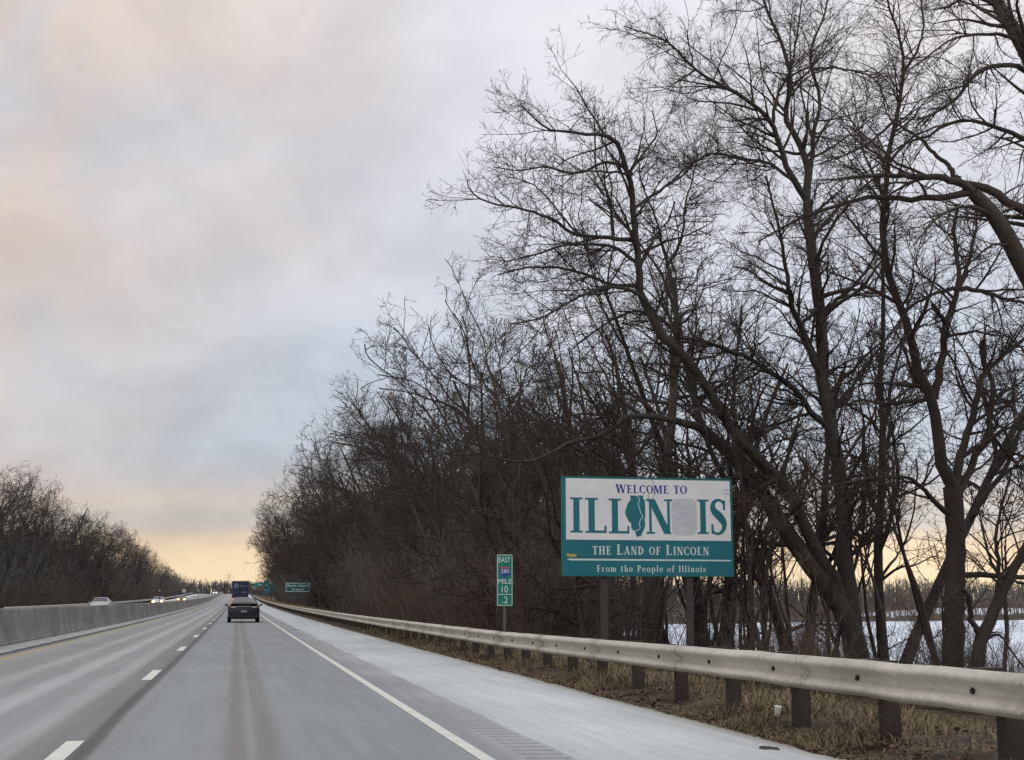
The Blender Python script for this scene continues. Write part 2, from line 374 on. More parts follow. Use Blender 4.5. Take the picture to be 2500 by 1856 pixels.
gys = np.concatenate([np.arange(-60, 60, 1.5), np.arange(60, 200, 8.0), np.arange(200, 1001, 40.0), [1500, 3000, 9000]])
def ground_z(X, Y):
    z = gz(X, Y)
    b = .05*np.sin(X*2.3+Y*1.1)*np.sin(Y*.73+X*.4) + .03*np.sin(X*5.1-Y*2.9)
    return z + b*((X > 5.3) & (X < 22))
ground = sheet('ground', GX, gys, ground_z, M_ground)

road = sheet('road', np.array([-5.42, -1.45, 2.2]), YS, lambda X, Y: Z(Y), M_road)
ysh = np.concatenate([np.arange(-30, 45, .35), np.arange(45, 200, 2.0), np.arange(200, 1001, 20.0)])
SHZ = lambda X, Y: Z(Y) - .012*(X - 2.2)
shoulder = sheet('shoulder', np.array([2.74, 2.80, 4.6, 5.0]), ysh, SHZ, M_shoulder)
sheet('inner_strip', np.array([2.2, 2.28, 2.36]), ysh, SHZ, M_shoulder, kind=None, parent=shoulder)
# ragged outer edge
me = shoulder.data; n = len(me.vertices); co = np.zeros(n*3, np.float32); me.vertices.foreach_get('co', co); co = co.reshape(-1, 3)
sel = co[:, 0] > 4.9
yy = co[sel, 1]
co[sel, 0] += .07*np.sin(yy*1.3)*np.sin(yy*.37+1) + rng.normal(0, .035, sel.sum())
me.vertices.foreach_set('co', co.ravel()); me.update()
# milled rumble strip: shallow grooves pressed across a strip of the shoulder
ry = np.concatenate([np.arange(-30, 6, 2.0), np.arange(6.0, 60.0, .05), np.arange(60, 1001, 20.0)])
RX = np.array([2.36, 2.39, 2.44, 2.66, 2.71, 2.74]); prof = np.array([0, .5, 1, 1, .5, 0])
sheet('rumble_strip', RX, ry,
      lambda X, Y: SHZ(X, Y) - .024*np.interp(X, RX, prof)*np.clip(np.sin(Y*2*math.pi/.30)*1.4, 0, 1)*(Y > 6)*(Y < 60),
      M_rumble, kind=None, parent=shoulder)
opp = sheet('opposite_carriageway', np.array([-17.2, -14.6, -10.9, -7.0]), YS, lambda X, Y: Z(Y), M_opp)

def strip(name, x0, x1, y0, y1, m, parent, dz=.004, step=2.0):
    ys = np.arange(y0, y1 + step*.5, step) if y1 - y0 > step else np.array([y0, y1])
    return sheet(name, np.array([x0, x1]), ys, lambda X, Y: Z(Y) + dz, m, kind=None, parent=parent)
strip('edge_line', 1.965, 2.085, -20, 700, M_paint, road, step=2.5)
strip('yellow_edge_line', -5.12, -5.0, -20, 700, M_ypaint, road, step=2.5)
# skip dashes 3.05 m long every 12.19 m
d0 = 9.9
k = -2
dash_me = None
while d0 + k*13.2 < 520:
    y0 = d0 + k*13.2
    if dash_me is None:
        dash_me = fast_mesh('lane_dash', [(-.08, 0, 0), (.08, 0, 0), (.08, 3.35, 0), (-.08, 3.35, 0)], [(0, 1, 2, 3)])
    link('lane_dash', dash_me, M_paint, road, (-1.40, y0, zz(y0)+.006), (slope(y0+1.5), 0, 0))
    if 60 < y0: link('lane_dash', dash_me, M_paint, opp, (-10.9, y0, zz(y0)+.006), (slope(y0+1.5), 0, 0))
    k += 1
strip('edge_line', -14.62, -14.5, 40, 700, M_paint, opp, step=2.5)

# frozen river, low bank in it, and the far bank
ice_pts = [(36, -60), (31, 28), (26, 45), (21.5, 57), (21.5, 82), (25, 112), (42, 150), (95, 225), (160, 330), (300, 560), (520, 980), (2600, 980), (2600, -60)]
mb = MB(); tri = tessellate_polygon([[Vector((x, y, 0)) for x, y in ice_pts]])
mb.poly([(x, y, -1.55) for x, y in ice_pts], [tuple(t) for t in tri])
mb.build('frozen_river', M_snow, kind='structure')
M_bank = mat('bank_earth', (.075, .058, .043), .95, noise=[(.4, .4, 5), (5, .3, 5)], bump=(3, .5))
def bank(name, pts, w, h, kind='structure'):
    pts = np.array(pts, float); t = np.linspace(0, 1, 60); xs = np.interp(t, np.linspace(0, 1, len(pts)), pts[:, 0]); ys = np.interp(t, np.linspace(0, 1, len(pts)), pts[:, 1])
    v = []; prof = [(-1, -.4), (-.6, .35), (-.2, .8), (.2, 1.0), (.6, .6), (1, -.4)]
    for a, b in zip(xs, ys):
        wj = w*(1+rng.normal(0, .12)); hj = h*(1+rng.normal(0, .2))
        for p, q in prof: v.append((a + p*wj*.25, b + p*wj, -1.5 + q*hj))
    npf = len(prof); i = np.arange(npf-1)[None, :] + npf*np.arange(len(xs)-1)[:, None]
    q = np.stack([i, i+1, i+1+npf, i+npf], -1).reshape(-1, 4)
    return link(name, fast_mesh(name, v, q, smooth=True), M_bank, kind=kind)
bank('river_bank', [(40, 175), (75, 185), (130, 205), (260, 240)], 7, .8)
bank('far_river_bank', [(90, 560), (300, 620), (700, 640), (1400, 640)], 30, 1.8)

# ------------------------------------------------------------------ branch engine
def unit(a): return a/np.maximum(np.linalg.norm(a, axis=-1, keepdims=True), 1e-9)
def tubes(paths, radii, k):
    """paths (N,S,3), radii (N,S) -> verts, quads"""
    n, s, _ = paths.shape
    t = np.empty_like(paths); t[:, 1:-1] = paths[:, 2:]-paths[:, :-2]; t[:, 0] = paths[:, 1]-paths[:, 0]; t[:, -1] = paths[:, -1]-paths[:, -2]
    t = unit(t)
    ref = np.where(np.abs(t[:, :1, 2:3]) < .8, np.array([0, 0, 1.0]), np.array([1.0, 0, 0]))
    u = unit(np.cross(t, np.broadcast_to(ref, t.shape))); w = np.cross(t, u)
    a = np.arange(k)*2*math.pi/k
    v = paths[:, :, None] + radii[:, :, None, None]*(u[:, :, None]*np.cos(a)[None, None, :, None] + w[:, :, None]*np.sin(a)[None, None, :, None])
    base = (np.arange(n)*s*k)[:, None, None] + (np.arange(s-1)*k)[None, :, None]
    i = np.arange(k)[None, None]; j = (i+1) % k
    q = np.stack([base+i, base+j, base+k+j, base+k+i], -1).reshape(-1, 4)
    return v.reshape(-1, 3), q
def merge(parts):
    vs_, qs_ = [], []; o = 0
    for v, q in parts: vs_.append(v); qs_.append(q+o); o += len(v)
    return np.concatenate(vs_), np.concatenate(qs_)
def resample(pts, n):
    """pts list of points (m,d) -> n points, Catmull-Rom smoothed, evenly spaced"""
    p = np.asarray(pts, float)
    if len(p) > 2:
        e = np.concatenate([[2*p[0]-p[1]], p, [2*p[-1]-p[-2]]]); o = []
        for i in range(1, len(e)-2):
            for t in np.linspace(0, 1, 6, endpoint=False):
                a, b, c, d = e[i-1], e[i], e[i+1], e[i+2]
                o.append(.5*((2*b) + (c-a)*t + (2*a-5*b+4*c-d)*t*t + (3*b-a-3*c+d)*t**3))
        o.append(p[-1]); p = np.array(o)
    s = np.concatenate([[0], np.cumsum(np.linalg.norm(np.diff(p[:, :3], axis=0), axis=1))])
    q = np.linspace(0, s[-1], n)
    return np.stack([np.interp(q, s, p[:, j]) for j in range(p.shape[1])], -1)
def lengths(paths): return np.linalg.norm(np.diff(paths, axis=1), axis=2).sum(1)
def grow(rg, paths, radii, density, lmin, lmax, ang=(28, 62), segs=4, up=.10, wander=.22, t0=.12, rmin=.004, rfac=.6, lfac=.9, prel=None, taper=.9, bias=None, push=0.0):
    """children for a set of parent branches; density per metre. returns paths, radii"""
    ln = lengths(paths); n, s, _ = paths.shape
    k = int(max(1, round(density*ln.sum()*(1-t0))))
    par = rg.choice(n, k, p=ln/ln.sum())
    t = t0 + (1-t0)*rg.random(k)
    f = t*(s-1); i = np.minimum(f.astype(int), s-2); fr = (f-i)[:, None]
    pos = paths[par, i]*(1-fr) + paths[par, i+1]*fr
    rad = radii[par, i]*(1-fr[:, 0]) + radii[par, i+1]*fr[:, 0]
    tan = unit(paths[par, i+1]-paths[par, i])
    rv = rg.normal(size=(k, 3)); perp = unit(rv - tan*(rv*tan).sum(1, keepdims=True))
    a = np.radians(rg.uniform(ang[0], ang[1], k))[:, None]
    d = unit(tan*np.cos(a) + perp*np.sin(a) + np.array([0, 0, up]))
    if bias is not None: d = unit(d + np.asarray(bias))
    L_ = np.minimum(rg.uniform(lmin, lmax, k), np.maximum(lfac*ln[par]*(1.15-t), lmin))
    step = L_/segs
    path = np.empty((k, segs+1, 3)); path[:, 0] = pos
    for q in range(segs):
        d = unit(d + rg.normal(0, wander, (k, 3)) + np.array([0, 0, up*.7]))
        path[:, q+1] = path[:, q] + d*step[:, None]
    r0 = np.maximum(np.minimum(rad*rfac, L_*.024+.003), rmin)
    tt = np.linspace(0, 1, segs+1)[None]
    rr = np.maximum(r0[:, None]*(1-taper*tt), rmin*.7)
    return path, rr

def tree_template(seed, H, spread, nstem=1, lean=(0, 0), twig=.010, dens=1.0, low=.2, tw=1.0, bias=None):
    """forest tree grown from the ground; returns (trunk mesh, crown mesh)"""
    rg = np.random.default_rng(seed)
    S = 12; trunks = []; tr = []
    for k_ in range(nstem):
        a = rg.random()*6.28; sp = (.14 + .2*rg.random())*(1 if nstem > 1 else .35)
        pts = [np.array([0, 0, -.5])]; d = np.array([math.cos(a)*sp*.6 + lean[0]*.6, math.sin(a)*sp*.6 + lean[1]*.6, 1.0])
        hh = H*(.62 + .14*rg.random())
        for q in range(S):
            d = d + np.array([math.cos(a)*sp*.06+lean[0]*.07, math.sin(a)*sp*.06+lean[1]*.07, 0]) + rg.normal(0, .06, 3)*[1, 1, .2]
            pts.append(pts[-1] + d/np.linalg.norm(d)*hh/S)
        trunks.append(pts); r = (.0092 if nstem > 1 else .0115)*H*tw*(.85+.3*rg.random())
        t = np.linspace(0, 1, S+1); rr = r*(1-.80*t**1.1); rr[0] *= 1.35; rr[1] *= 1.1
        tr.append(rr)
    T = np.array(trunks); TR = np.array(tr)
    lb = None if bias is None else np.array(bias)*.8
    p0, r0 = grow(rg, T, TR, .80*dens/nstem**.55, H*.24, H*.42, (24, 62), 11, .055, .13, low+.08, .03, .72, .5, bias=lb)
    p1, r1 = grow(rg, p0, r0, 1.25*dens, spread*.28, spread*.62, (32, 68), 7, .03, .18, .14, .016, .62, .8)
    pt, rt = grow(rg, T, TR, .7*dens, spread*.3, spread*.6, (40, 80), 7, .03, .18, low, .016, .5, .8, bias=lb)
    p1 = np.concatenate([p1, pt]); r1 = np.concatenate([r1, rt])
    p2, r2 = grow(rg, p1, r1, 2.3*dens, .5, 1.7, (30, 66), 4, .03, .2, .10, .010, .6)
    p3, r3 = grow(rg, p2, r2, 3.2*dens, .3, .95, (30, 66), 2, .03, .24, .08, twig*.8, .6)
    p4, r4 = grow(rg, p3, r3, 3.4*dens, .14, .45, (28, 62), 1, .03, .2, .08, twig*.66, .7, taper=.5)
    tv, tq = merge([tubes(T, TR, 8), tubes(p0, r0, 6)])
    cv_, cq = merge([tubes(p1, r1, 4), tubes(p2, r2, 3), tubes(p3, r3, 3), tubes(p4, r4, 3)])
    return fast_mesh('trunk', tv, tq, smooth=True), fast_mesh('crown', cv_, cq)

def shrub_template(seed, H, n, spread, twig=.006):
    rg = np.random.default_rng(seed); S = 6
    a = rg.random(n)*6.28; r = rg.random(n)*spread*.35
    pos = np.stack([np.cos(a)*r, np.sin(a)*r, np.full(n, -.15)], -1)
    d = unit(np.stack([np.cos(a)*rg.random(n)*.45, np.sin(a)*rg.random(n)*.45, np.ones(n)], -1)); path = np.empty((n, S+1, 3)); path[:, 0] = pos
    L_ = H*(.55+.5*rg.random(n))/S
    for q in range(S):
        d = unit(d + rg.normal(0, .14, (n, 3))); path[:, q+1] = path[:, q] + d*L_[:, None]
    rr = np.linspace(1, .25, S+1)[None]*(.010+.012*rg.random((n, 1)))
    p2, r2 = grow(rg, path, rr, 2.4, .4, 1.3, (22, 55), 4, .08, .2, .1, twig, .6)
    p3, r3 = grow(rg, p2, r2, 3.0, .2, .7, (25, 60), 2, .06, .2, .1, twig*.8, .7)
    sv, sq = tubes(path, rr, 4); v, q = merge([tubes(p2, r2, 3), tubes(p3, r3, 3)])
    return fast_mesh('stem', sv, sq), fast_mesh('twigs', v, q)

def place(proto, loc, s=1.0, rz=0.0, label=None, group=None, name=None, cat=None, sz=None):
    a, b, m1, m2, n1, n2 = proto
    e = empty(name, loc, label, cat, group, (0, 0, rz)); e.scale = (s, s, s if sz is None else sz)
    link(n1, a, m1, e); link(n2, b, m2, e, kind='stuff')
    return e

TT = []; TH = []
FORM = ['single-trunk bare tree', 'twin-stemmed bare tree', 'leaning single-trunk bare tree', 'three-stemmed bare tree', 'slim straight bare tree', 'leaning twin-stemmed bare tree']
for sd, H, spd, ns, ln_, lw, tw, mk, bi in ((1, 16, 6.0, 1, (-.12, 0), .16, 1.0, 0, (-.28, 0, 0)), (2, 16, 5.4, 2, (-.10, .05), .2, 1.1, 1, (-.15, 0, 0)), (3, 15, 6.6, 1, (-.26, -.04), .18, 1.15, 0, (-.35, 0, -.02)),
                                       (4, 16, 5.0, 3, (0, 0), .22, 1.15, 1, None), (5, 17, 4.0, 1, (.03, 0), .25, .85, 0, None), (6, 15, 6.0, 2, (-.26, .02), .12, 1.0, 0, (-.3, 0, 0))):
    a, b = tree_template(sd, H, spd, ns, ln_, .0095, 1.22, lw, tw, bi)
    bz = np.zeros(len(b.vertices)*3, np.float32); b.vertices.foreach_get('co', bz); TH.append(float(np.percentile(bz[2::3], 99.7)))
    TT.append((a, b, (M_bark, M_bark_g)[mk], (M_twig, M_twig_g)[mk], 'trunk', 'crown'))
YT = []
for sd, H in ((21, 9), (22, 10)):
    a, b = tree_template(sd, H, 2.0, 1, (rng.normal(0, .08), 0), .007, 1.1, .25, .75)
    YT.append((a, b, M_bark, M_twig, 'trunk', 'crown'))
SH = []
for sd, H, n_, sp, mm in ((31, 3.2, 26, 2.6, M_shrub), (32, 2.4, 30, 2.8, M_shrub_r), (33, 4.2, 24, 2.4, M_shrub)):
    a, b = shrub_template(sd, H, n_, sp); SH.append((a, b, mm, mm, 'stem', 'twigs'))
M_shrub_g = mat('grey_brushwood', (.14, .13, .118), .95, noise=(1.0, .25, 3))
for sd, mm in ((34, M_shrub), (35, M_shrub_g)):
    a, b = shrub_template(sd, 6.6, 40, 3.6, .008); SH.append((a, b, mm, mm, 'stem', 'twigs'))

# ------------------------------------------------------------------ the traced roadside trees
# Each limb: pixels of the photograph followed from its root, widths in pixels at root and tip, drift in depth (m)
HERO = {}
HERO['A'] = dict(Y=38.5, limbs=[
    ([(2108,1745),(2099,1640),(2087,1560),(2060,1494),(2030,1446),(1988,1390),(1935,1320),(1885,1235),(1840,1178),(1806,1134),(1764,1090),(1725,1055)], 66, 27, 0.0),
    ([(2060,1494),(2040,1420),(2005,1365),(1971,1295),(1933,1206),(1890,1159),(1840,1108),(1793,1058),(1755,998),(1720,940),(1685,890),(1618,820),(1578,745)], 36, 22, -.8),
    ([(2079,1540),(2075,1470),(2068,1420),(2060,1359),(2060,1279),(2056,1214),(2047,1130),(2030,1058),(2022,1003),(2011,939),(2011,854),(2003,769),(1992,685),(1982,610),(1975,551),(1969,487)], 46, 24, .6),
    ([(1578,745),(1562,700),(1553,593),(1541,466),(1524,407),(1511,356),(1481,330),(1439,328),(1392,322),(1337,316),(1295,280),(1274,261)], 21, 3, -1.5),
    ([(1725,1055),(1680,1035),(1629,1024),(1528,1017),(1472,1062),(1382,1084),(1292,1129),(1190,1112)], 22, 4, -2.0),
    ([(1725,1055),(1700,1000),(1690,930),(1660,850),(1650,760),(1640,690),(1630,648)], 20, 8, .5),
    ([(1630,648),(1651,614),(1668,564),(1672,500),(1685,458),(1700,400)], 9, 3, .8),
    ([(1630,648),(1615,590),(1604,542),(1566,445),(1560,390)], 8, 3, -.6),
    ([(1618,826),(1573,730),(1494,702),(1404,730),(1326,775),(1250,790)], 12, 3, -1.6),
    ([(1562,700),(1498,695),(1397,661),(1303,652),(1220,670)], 11, 3, 1.2),
    ([(1553,640),(1498,602),(1439,597),(1370,600),(1303,623),(1230,640)], 10, 3, -1.0),
    ([(1553,600),(1481,580),(1405,572),(1346,534),(1286,513),(1202,496),(1155,475),(1140,440)], 12, 2.5, -1.4),
    ([(1524,407),(1477,398),(1405,424),(1329,407),(1269,417),(1202,407)], 9, 2.5, .8),
    ([(1541,425),(1558,394),(1587,352),(1604,326),(1592,271)], 8, 2.5, 1.0),
    ([(1500,590),(1490,508),(1473,449),(1456,415),(1452,339),(1452,260)], 8, 2.5, 1.2),
    ([(1405,572),(1350,500),(1300,450),(1230,430)], 6, 2, 1.0),
    ([(1553,520),(1630,453),(1668,428),(1693,398),(1740,375),(1800,388)], 8, 3, 1.5),
    ([(1685,890),(1640,800),(1560,760),(1480,790),(1400,850)], 12, 3, 1.4),
    ([(1840,1178),(1800,1060),(1790,960),(1800,860),(1810,760)], 13, 5, 2.0),
    # the upright stem's own limbs
    ([(1969,487),(1946,453),(1920,407),(1903,352),(1882,297),(1857,271),(1810,233),(1770,212),(1736,195),(1685,157),(1634,106),(1608,91),(1566,78),(1524,64)], 19, 2.5, -1.5),
    ([(1969,487),(1971,424),(1965,381),(1942,331),(1920,288),(1927,237),(1929,182),(1920,140),(1899,85),(1869,21),(1850,-60),(1830,-160)], 21, 5, .5),
    ([(1969,470),(1982,381),(1988,318),(2003,254),(1992,203),(1978,148),(1992,85),(2014,34),(2030,-60)], 14, 4, 1.5),
    ([(1882,297),(1895,242),(1920,191),(1935,150),(1950,60),(1960,-40)], 10, 3, -.4),
    ([(1778,212),(1750,165),(1693,119),(1660,90)], 6, 2, .6),
    ([(1790,222),(1727,208),(1668,197),(1638,191)], 7, 2, -.6),
    ([(1857,271),(1800,256),(1744,250),(1697,246),(1664,229)], 7, 2, 1.0),
    ([(2005,925),(1975,854),(1958,799),(1933,748),(1925,706),(1916,642),(1908,590),(1890,510),(1870,430)], 20, 5, -1.2),
    ([(1958,799),(1990,760),(2005,735)], 10, 8, .2),
    ([(2003,769),(2064,714),(2107,672),(2136,625),(2170,560),(2200,520)], 12, 3, 1.5),
    ([(2022,1003),(2052,990),(2073,969),(2081,939),(2111,897),(2158,837),(2210,760),(2240,690)], 14, 4, 2.0),
    ([(2013,1062),(1980,1007),(1946,960),(1903,926),(1848,888),(1797,863),(1755,846),(1700,829),(1663,826)], 17, 7, -1.0),
    ([(1930,460),(1880,400),(1800,385),(1740,375),(1690,400),(1640,440)], 10, 3, -1.2),
    ([(1984,161),(2039,165),(2124,186),(2153,225),(2170,271)], 7, 3, .8),
    ([(1925,706),(1870,690),(1830,660),(1790,650)], 8, 3, .6),
])
HERO['C'] = dict(Y=33.0, limbs=[
    ([(2330,1760),(2328,1629),(2328,1557),(2330,1478),(2333,1398),(2333,1319),(2329,1250),(2327,1190)], 54, 46, 0.0),
    ([(2327,1200),(2302,1151),(2293,1087),(2287,1024),(2281,975),(2255,940),(2238,897),(2225,829),(2204,769),(2183,706),(2162,642),(2155,551),(2162,490),(2166,424),(2170,360),(2183,305),(2200,237),(2204,182),(2200,97),(2175,38),(2160,-40)], 34, 5, -.8),
    ([(2285,985),(2290,930),(2293,897),(2306,837),(2310,786),(2331,740),(2340,685),(2336,621),(2330,560),(2340,500)], 24, 8, .4),
    ([(2331,1190),(2340,1130),(2348,1100),(2369,1032),(2386,964),(2403,914),(2441,875),(2500,829),(2560,800)], 26, 8, .9),
    ([(2340,1210),(2352,1185),(2378,1121),(2412,1058),(2416,1003),(2429,952),(2416,914),(2400,860)], 24, 8, 1.6),
    ([(2320,1250),(2293,1236),(2263,1202),(2225,1168),(2166,1164),(2102,1172),(2039,1185),(1963,1202),(1900,1215)], 15, 3, -1.6),
    ([(2340,700),(2310,708),(2268,723),(2230,744),(2205,775),(2180,830)], 12, 4, -.6),
    ([(2340,697),(2357,664),(2374,600),(2385,540),(2380,480)], 13, 5, .7),
    ([(2345,703),(2395,710),(2441,727),(2500,740),(2560,760)], 14, 6, .8),
    ([(2310,786),(2295,770),(2278,745)], 13, 11, -.2),
    ([(2281,975),(2208,981),(2153,986),(2100,975),(2065,990)], 13, 5, .5),
    ([(2403,914),(2400,870),(2397,835)], 15, 13, .3),
    ([(2204,190),(2238,127),(2255,64),(2249,0),(2260,-60)], 9, 3, .6),
    ([(2183,297),(2120,350),(2060,380),(2000,400)], 8, 3, -1.0),
    ([(2412,1058),(2460,1110),(2510,1160)], 12, 6, .7),
    ([(2170,400),(2220,340),(2263,320),(2314,301),(2378,297)], 8, 3, 1.2),
    ([(2225,829),(2180,860),(2140,920),(2120,1000)], 9, 3, -1.2),
    ([(2416,1003),(2450,960),(2500,930),(2560,900)], 9, 4, .6),
])
HERO['D'] = dict(Y=32.0, limbs=[
    ([(2388,1760),(2385,1640),(2398,1560),(2425,1495),(2455,1430),(2490,1360),(2530,1280),(2560,1180)], 40, 18, 0.0),
    ([(2398,1560),(2372,1510),(2366,1460),(2350,1440)], 16, 9, -.4),
    ([(2425,1495),(2440,1400),(2430,1320),(2445,1240),(2470,1150)], 14, 5, -.6),
    ([(2398,1570),(2440,1550),(2470,1590),(2500,1630)], 9, 4, -.4),
    ([(2455,1430),(2420,1370),(2400,1300),(2390,1240)], 10, 4, .6),
])
HERO['E'] = dict(Y=28.5, limbs=[
    ([(2890,1800),(2850,1500),(2780,1200),(2690,950),(2600,790),(2500,661),(2454,564),(2412,513),(2374,470)], 80, 34, 0.0),
    ([(2374,470),(2335,445),(2251,432),(2166,428),(2102,432),(2039,438),(1988,440)], 25, 3, -.6),
    ([(2690,950),(2640,700),(2560,560),(2500,517),(2454,487),(2399,458),(2345,448)], 34, 20, .6),
    ([(2374,474),(2314,479),(2230,487),(2166,483),(2102,487),(2039,504),(1975,525),(1912,555),(1850,590)], 21, 4, .5),
    ([(2345,446),(2325,420),(2314,403),(2285,377),(2251,343),(2208,314),(2170,290)], 16, 6, .8),
    ([(2850,1500),(2800,1000),(2700,600),(2590,330),(2500,127),(2471,64),(2429,0),(2390,-80)], 60, 30, 1.5),
    ([(2640,440),(2560,370),(2500,339),(2441,314),(2378,297),(2314,301),(2263,335),(2208,352),(2120,420)], 18, 4, .6),
    ([(2560,260),(2500,169),(2429,161),(2378,182),(2348,229),(2293,271),(2240,292)], 18, 5, -.6),
    ([(2485,106),(2441,85),(2378,85),(2314,102),(2250,150),(2190,190)], 12, 3, -1.0),
    ([(2412,513),(2380,505),(2330,510),(2280,540),(2230,600)], 14, 4, -1.0),
    ([(2454,564),(2420,600),(2370,640)], 9, 4, -.6),
])
rgh = np.random.default_rng(5)
def hero_tree(key, name, label, mt, mw, nlim=14, dens=1.0):
    H = HERO[key]; done = []; paths = []; radii = []
    for pts, w0, w1, dY in H['limbs']:
        y0 = H['Y']
        if done:
            best = min(((abs(q[0]-pts[0][0])**2+abs(q[1]-pts[0][1])**2, q) for dl in done for q in dl), key=lambda a: a[0])
            y0 = best[1][2]
            if best[0] < 60**2: pts = [best[1][:2]] + list(pts[1:])
        m_ = len(pts); rows = []
        for i, (x, y) in enumerate(pts):
            t = i/(m_-1); rows.append((x, y, y0 + dY*t**1.3*1.6, w0 + (w1-w0)*t**.8))
        rs = resample(rows, max(8, int(len(pts)*2.2)))
        done.append([(r[0], r[1], r[2]) for r in rs])
        p3 = np.array([P(r[0], r[1], r[2]) for r in rs]); rad = np.array([max(r[3], 1.6)/2*r[2]/F*1.06 for r in rs])
        full = np.concatenate([p3, rad[:, None]], 1); full = resample(full, 22)
        jit = rgh.normal(0, 1, (22, 3))*np.minimum(full[:, 3:4]*.28, .02); jit[0] = 0
        paths.append(full[:, :3] + jit); radii.append(full[:, 3])
    T = np.array(paths); TR = np.array(radii)
    base = T[0][0].copy(); gzb = gzz(base[0], base[1]); 
    # carry the trunk down into the ground with a root flare
    T[0][0] = [base[0], base[1], min(base[2], gzb - .25)]
    TR[0][0] *= 1.35; TR[0][1] *= 1.08
    fine = T[1:] if len(T) > 1 else T; fr = TR[1:] if len(TR) > 1 else TR
    p1, r1 = grow(rgh, fine, fr, 3.15*dens, 1.0, 3.6, (32, 72), 8, .03, .15, .12, .011, .55, .85)
    p2, r2 = grow(rgh, p1, r1, 3.6*dens, .4, 1.6, (30, 70), 5, .03, .2, .08, .0072, .6)
    pe, re_ = grow(rgh, fine, fr, 3.2*dens, .35, 1.4, (32, 72), 5, .04, .22, .40, .0072, .5)
    p2 = np.concatenate([p2, pe]); r2 = np.concatenate([r2, re_])
    p3, r3 = grow(rgh, p2, r2, 5.3*dens, .18, .7, (30, 68), 3, .04, .24, .06, .0058, .6)
    p4, r4 = grow(rgh, p3, r3, 3.4*dens, .07, .24, (30, 66), 1, .05, .2, .1, .0052, .7, taper=.5)
    pass
    root = empty(name, (base[0], base[1], gzb), label, 'tree')
    off = np.array([base[0], base[1], gzb])
    tv, tq = tubes(T - off, TR, 12); c_ = [tubes(p1-off, r1, 5)]
    link('trunk', fast_mesh('trunk', tv, tq, smooth=True), mt, root)
    cvv, cqq = merge([tubes(p1-off, r1, 4), tubes(p2-off, r2, 3), tubes(p3-off, r3, 3), tubes(p4-off, r4, 3)])
    link('crown', fast_mesh('crown', cvv, cqq), mw, root, kind='stuff')
    return root
hero_tree('A', 'leaning_tree', 'large bare tree with forked trunks, one leaning over the welcome sign', M_bark_g, M_twig)
hero_tree('C', 'bare_tree', 'thick straight bare trunk dividing into several upright stems by the frozen river', M_bark, M_twig)
hero_tree('D', 'crooked_tree', 'small crooked multi-stemmed tree hugging the thick straight trunk', M_bark, M_twig, dens=.8)
hero_tree('E', 'arching_tree', 'big bare tree whose thick limbs arch over the straight multi-stemmed tree', M_bark, M_twig, dens=.9)

# ------------------------------------------------------------------ woods on both sides
rw = random.Random(4)
# tree heights are read off the outline of the woods in the photograph: a tree that would stand above it is made shorter
SKY_R = np.array([(560, 1300), (640, 1205), (720, 1085), (790, 955), (870, 845), (930, 765), (1000, 685), (1060, 625), (1140, 540), (1210, 420), (1320, 250), (1400, -900), (5000, -900)], float)
SKY_L = np.array([(-900, 900), (0, 1095), (50, 1110), (100, 1145), (150, 1195), (230, 1235), (330, 1295), (400, 1365), (450, 1418), (500, 1440), (600, 1440)], float)
def crown_sample(me):
    c = np.zeros(len(me.vertices)*3, np.float32); me.vertices.foreach_get('co', c); c = c.reshape(-1, 3)
    return c[np.random.default_rng(1).integers(0, len(c), 1500)].astype(float)
SAMP = [crown_sample(t[1]) for t in TT]
def limit(k, loc, s, rz, line):
    c, sn = math.cos(rz), math.sin(rz); Q = SAMP[k]; R_ = np.stack([Q[:, 0]*c - Q[:, 1]*sn, Q[:, 0]*sn + Q[:, 1]*c, Q[:, 2]], -1)
    for _ in range(16):
        w = (R_*s + np.array(loc) - np.array([0, 0, CAMZ])) @ CM          # camera space
        px = IW/2 + F*w[:, 0]/-w[:, 2]; py = IH/2 - F*w[:, 1]/-w[:, 2]
        if (py < np.interp(px, line[:, 0], line[:, 1])).mean() < .006 or s < .5: break
        s *= .95
    return s
cnt = 0
def right_height(Y):
    return np.interp(Y, [36, 45, 55, 70, 90, 128, 200, 330], [13.0, 15.5, 16.5, 17.0, 17.0, 17.5, 18.5, 19.0])
Y = 38.5
while Y < 335:
    rows = [10.8, 14.5] if Y < 60 else [10.9, 14.5, 19.0, 26.0]
    for ri, bx_ in enumerate(rows):
        y = Y + rw.uniform(-2.2, 2.2); x = bx_ + rw.uniform(-1.2, 1.6)
        if 140 < y < 176 and ri == 0: x += 3.0
        if y < 110 and x > 21: continue
        if y < 42 and x/y > .36: continue
        if y < 62 and x/y > .29 and rw.random() < .6: continue
        h = float(right_height(y))*rw.uniform(.84, 1.04)*(1.0 if ri == 0 else 1.08)
        k_ = rw.choice([0, 1, 2, 3, 4, 5]) if ri else rw.choice([0, 2, 5, 0, 2, 5, 1, 4])
        rz = rw.uniform(-.9, .9) if ri < 2 else rw.uniform(0, 6.28)
        lab = FORM[k_] + (' at the edge of the woods beside the long steel guardrail' if ri == 0 else ' within the woods between the guardrail and the frozen river')
        place(TT[k_], (x, y, gzz(x, y)), limit(k_, (x, y, gzz(x, y)), h/TH[k_], rz, SKY_R), rz, lab, 'trees of the right roadside woods, ' + ('front row' if ri == 0 else 'inner rows'), 'bare_tree', 'tree')
        cnt += 1
    Y += rw.uniform(4.4, 6.0) if Y < 90 else (rw.uniform(6.0, 8.0) if Y < 180 else rw.uniform(8.5, 11.5))

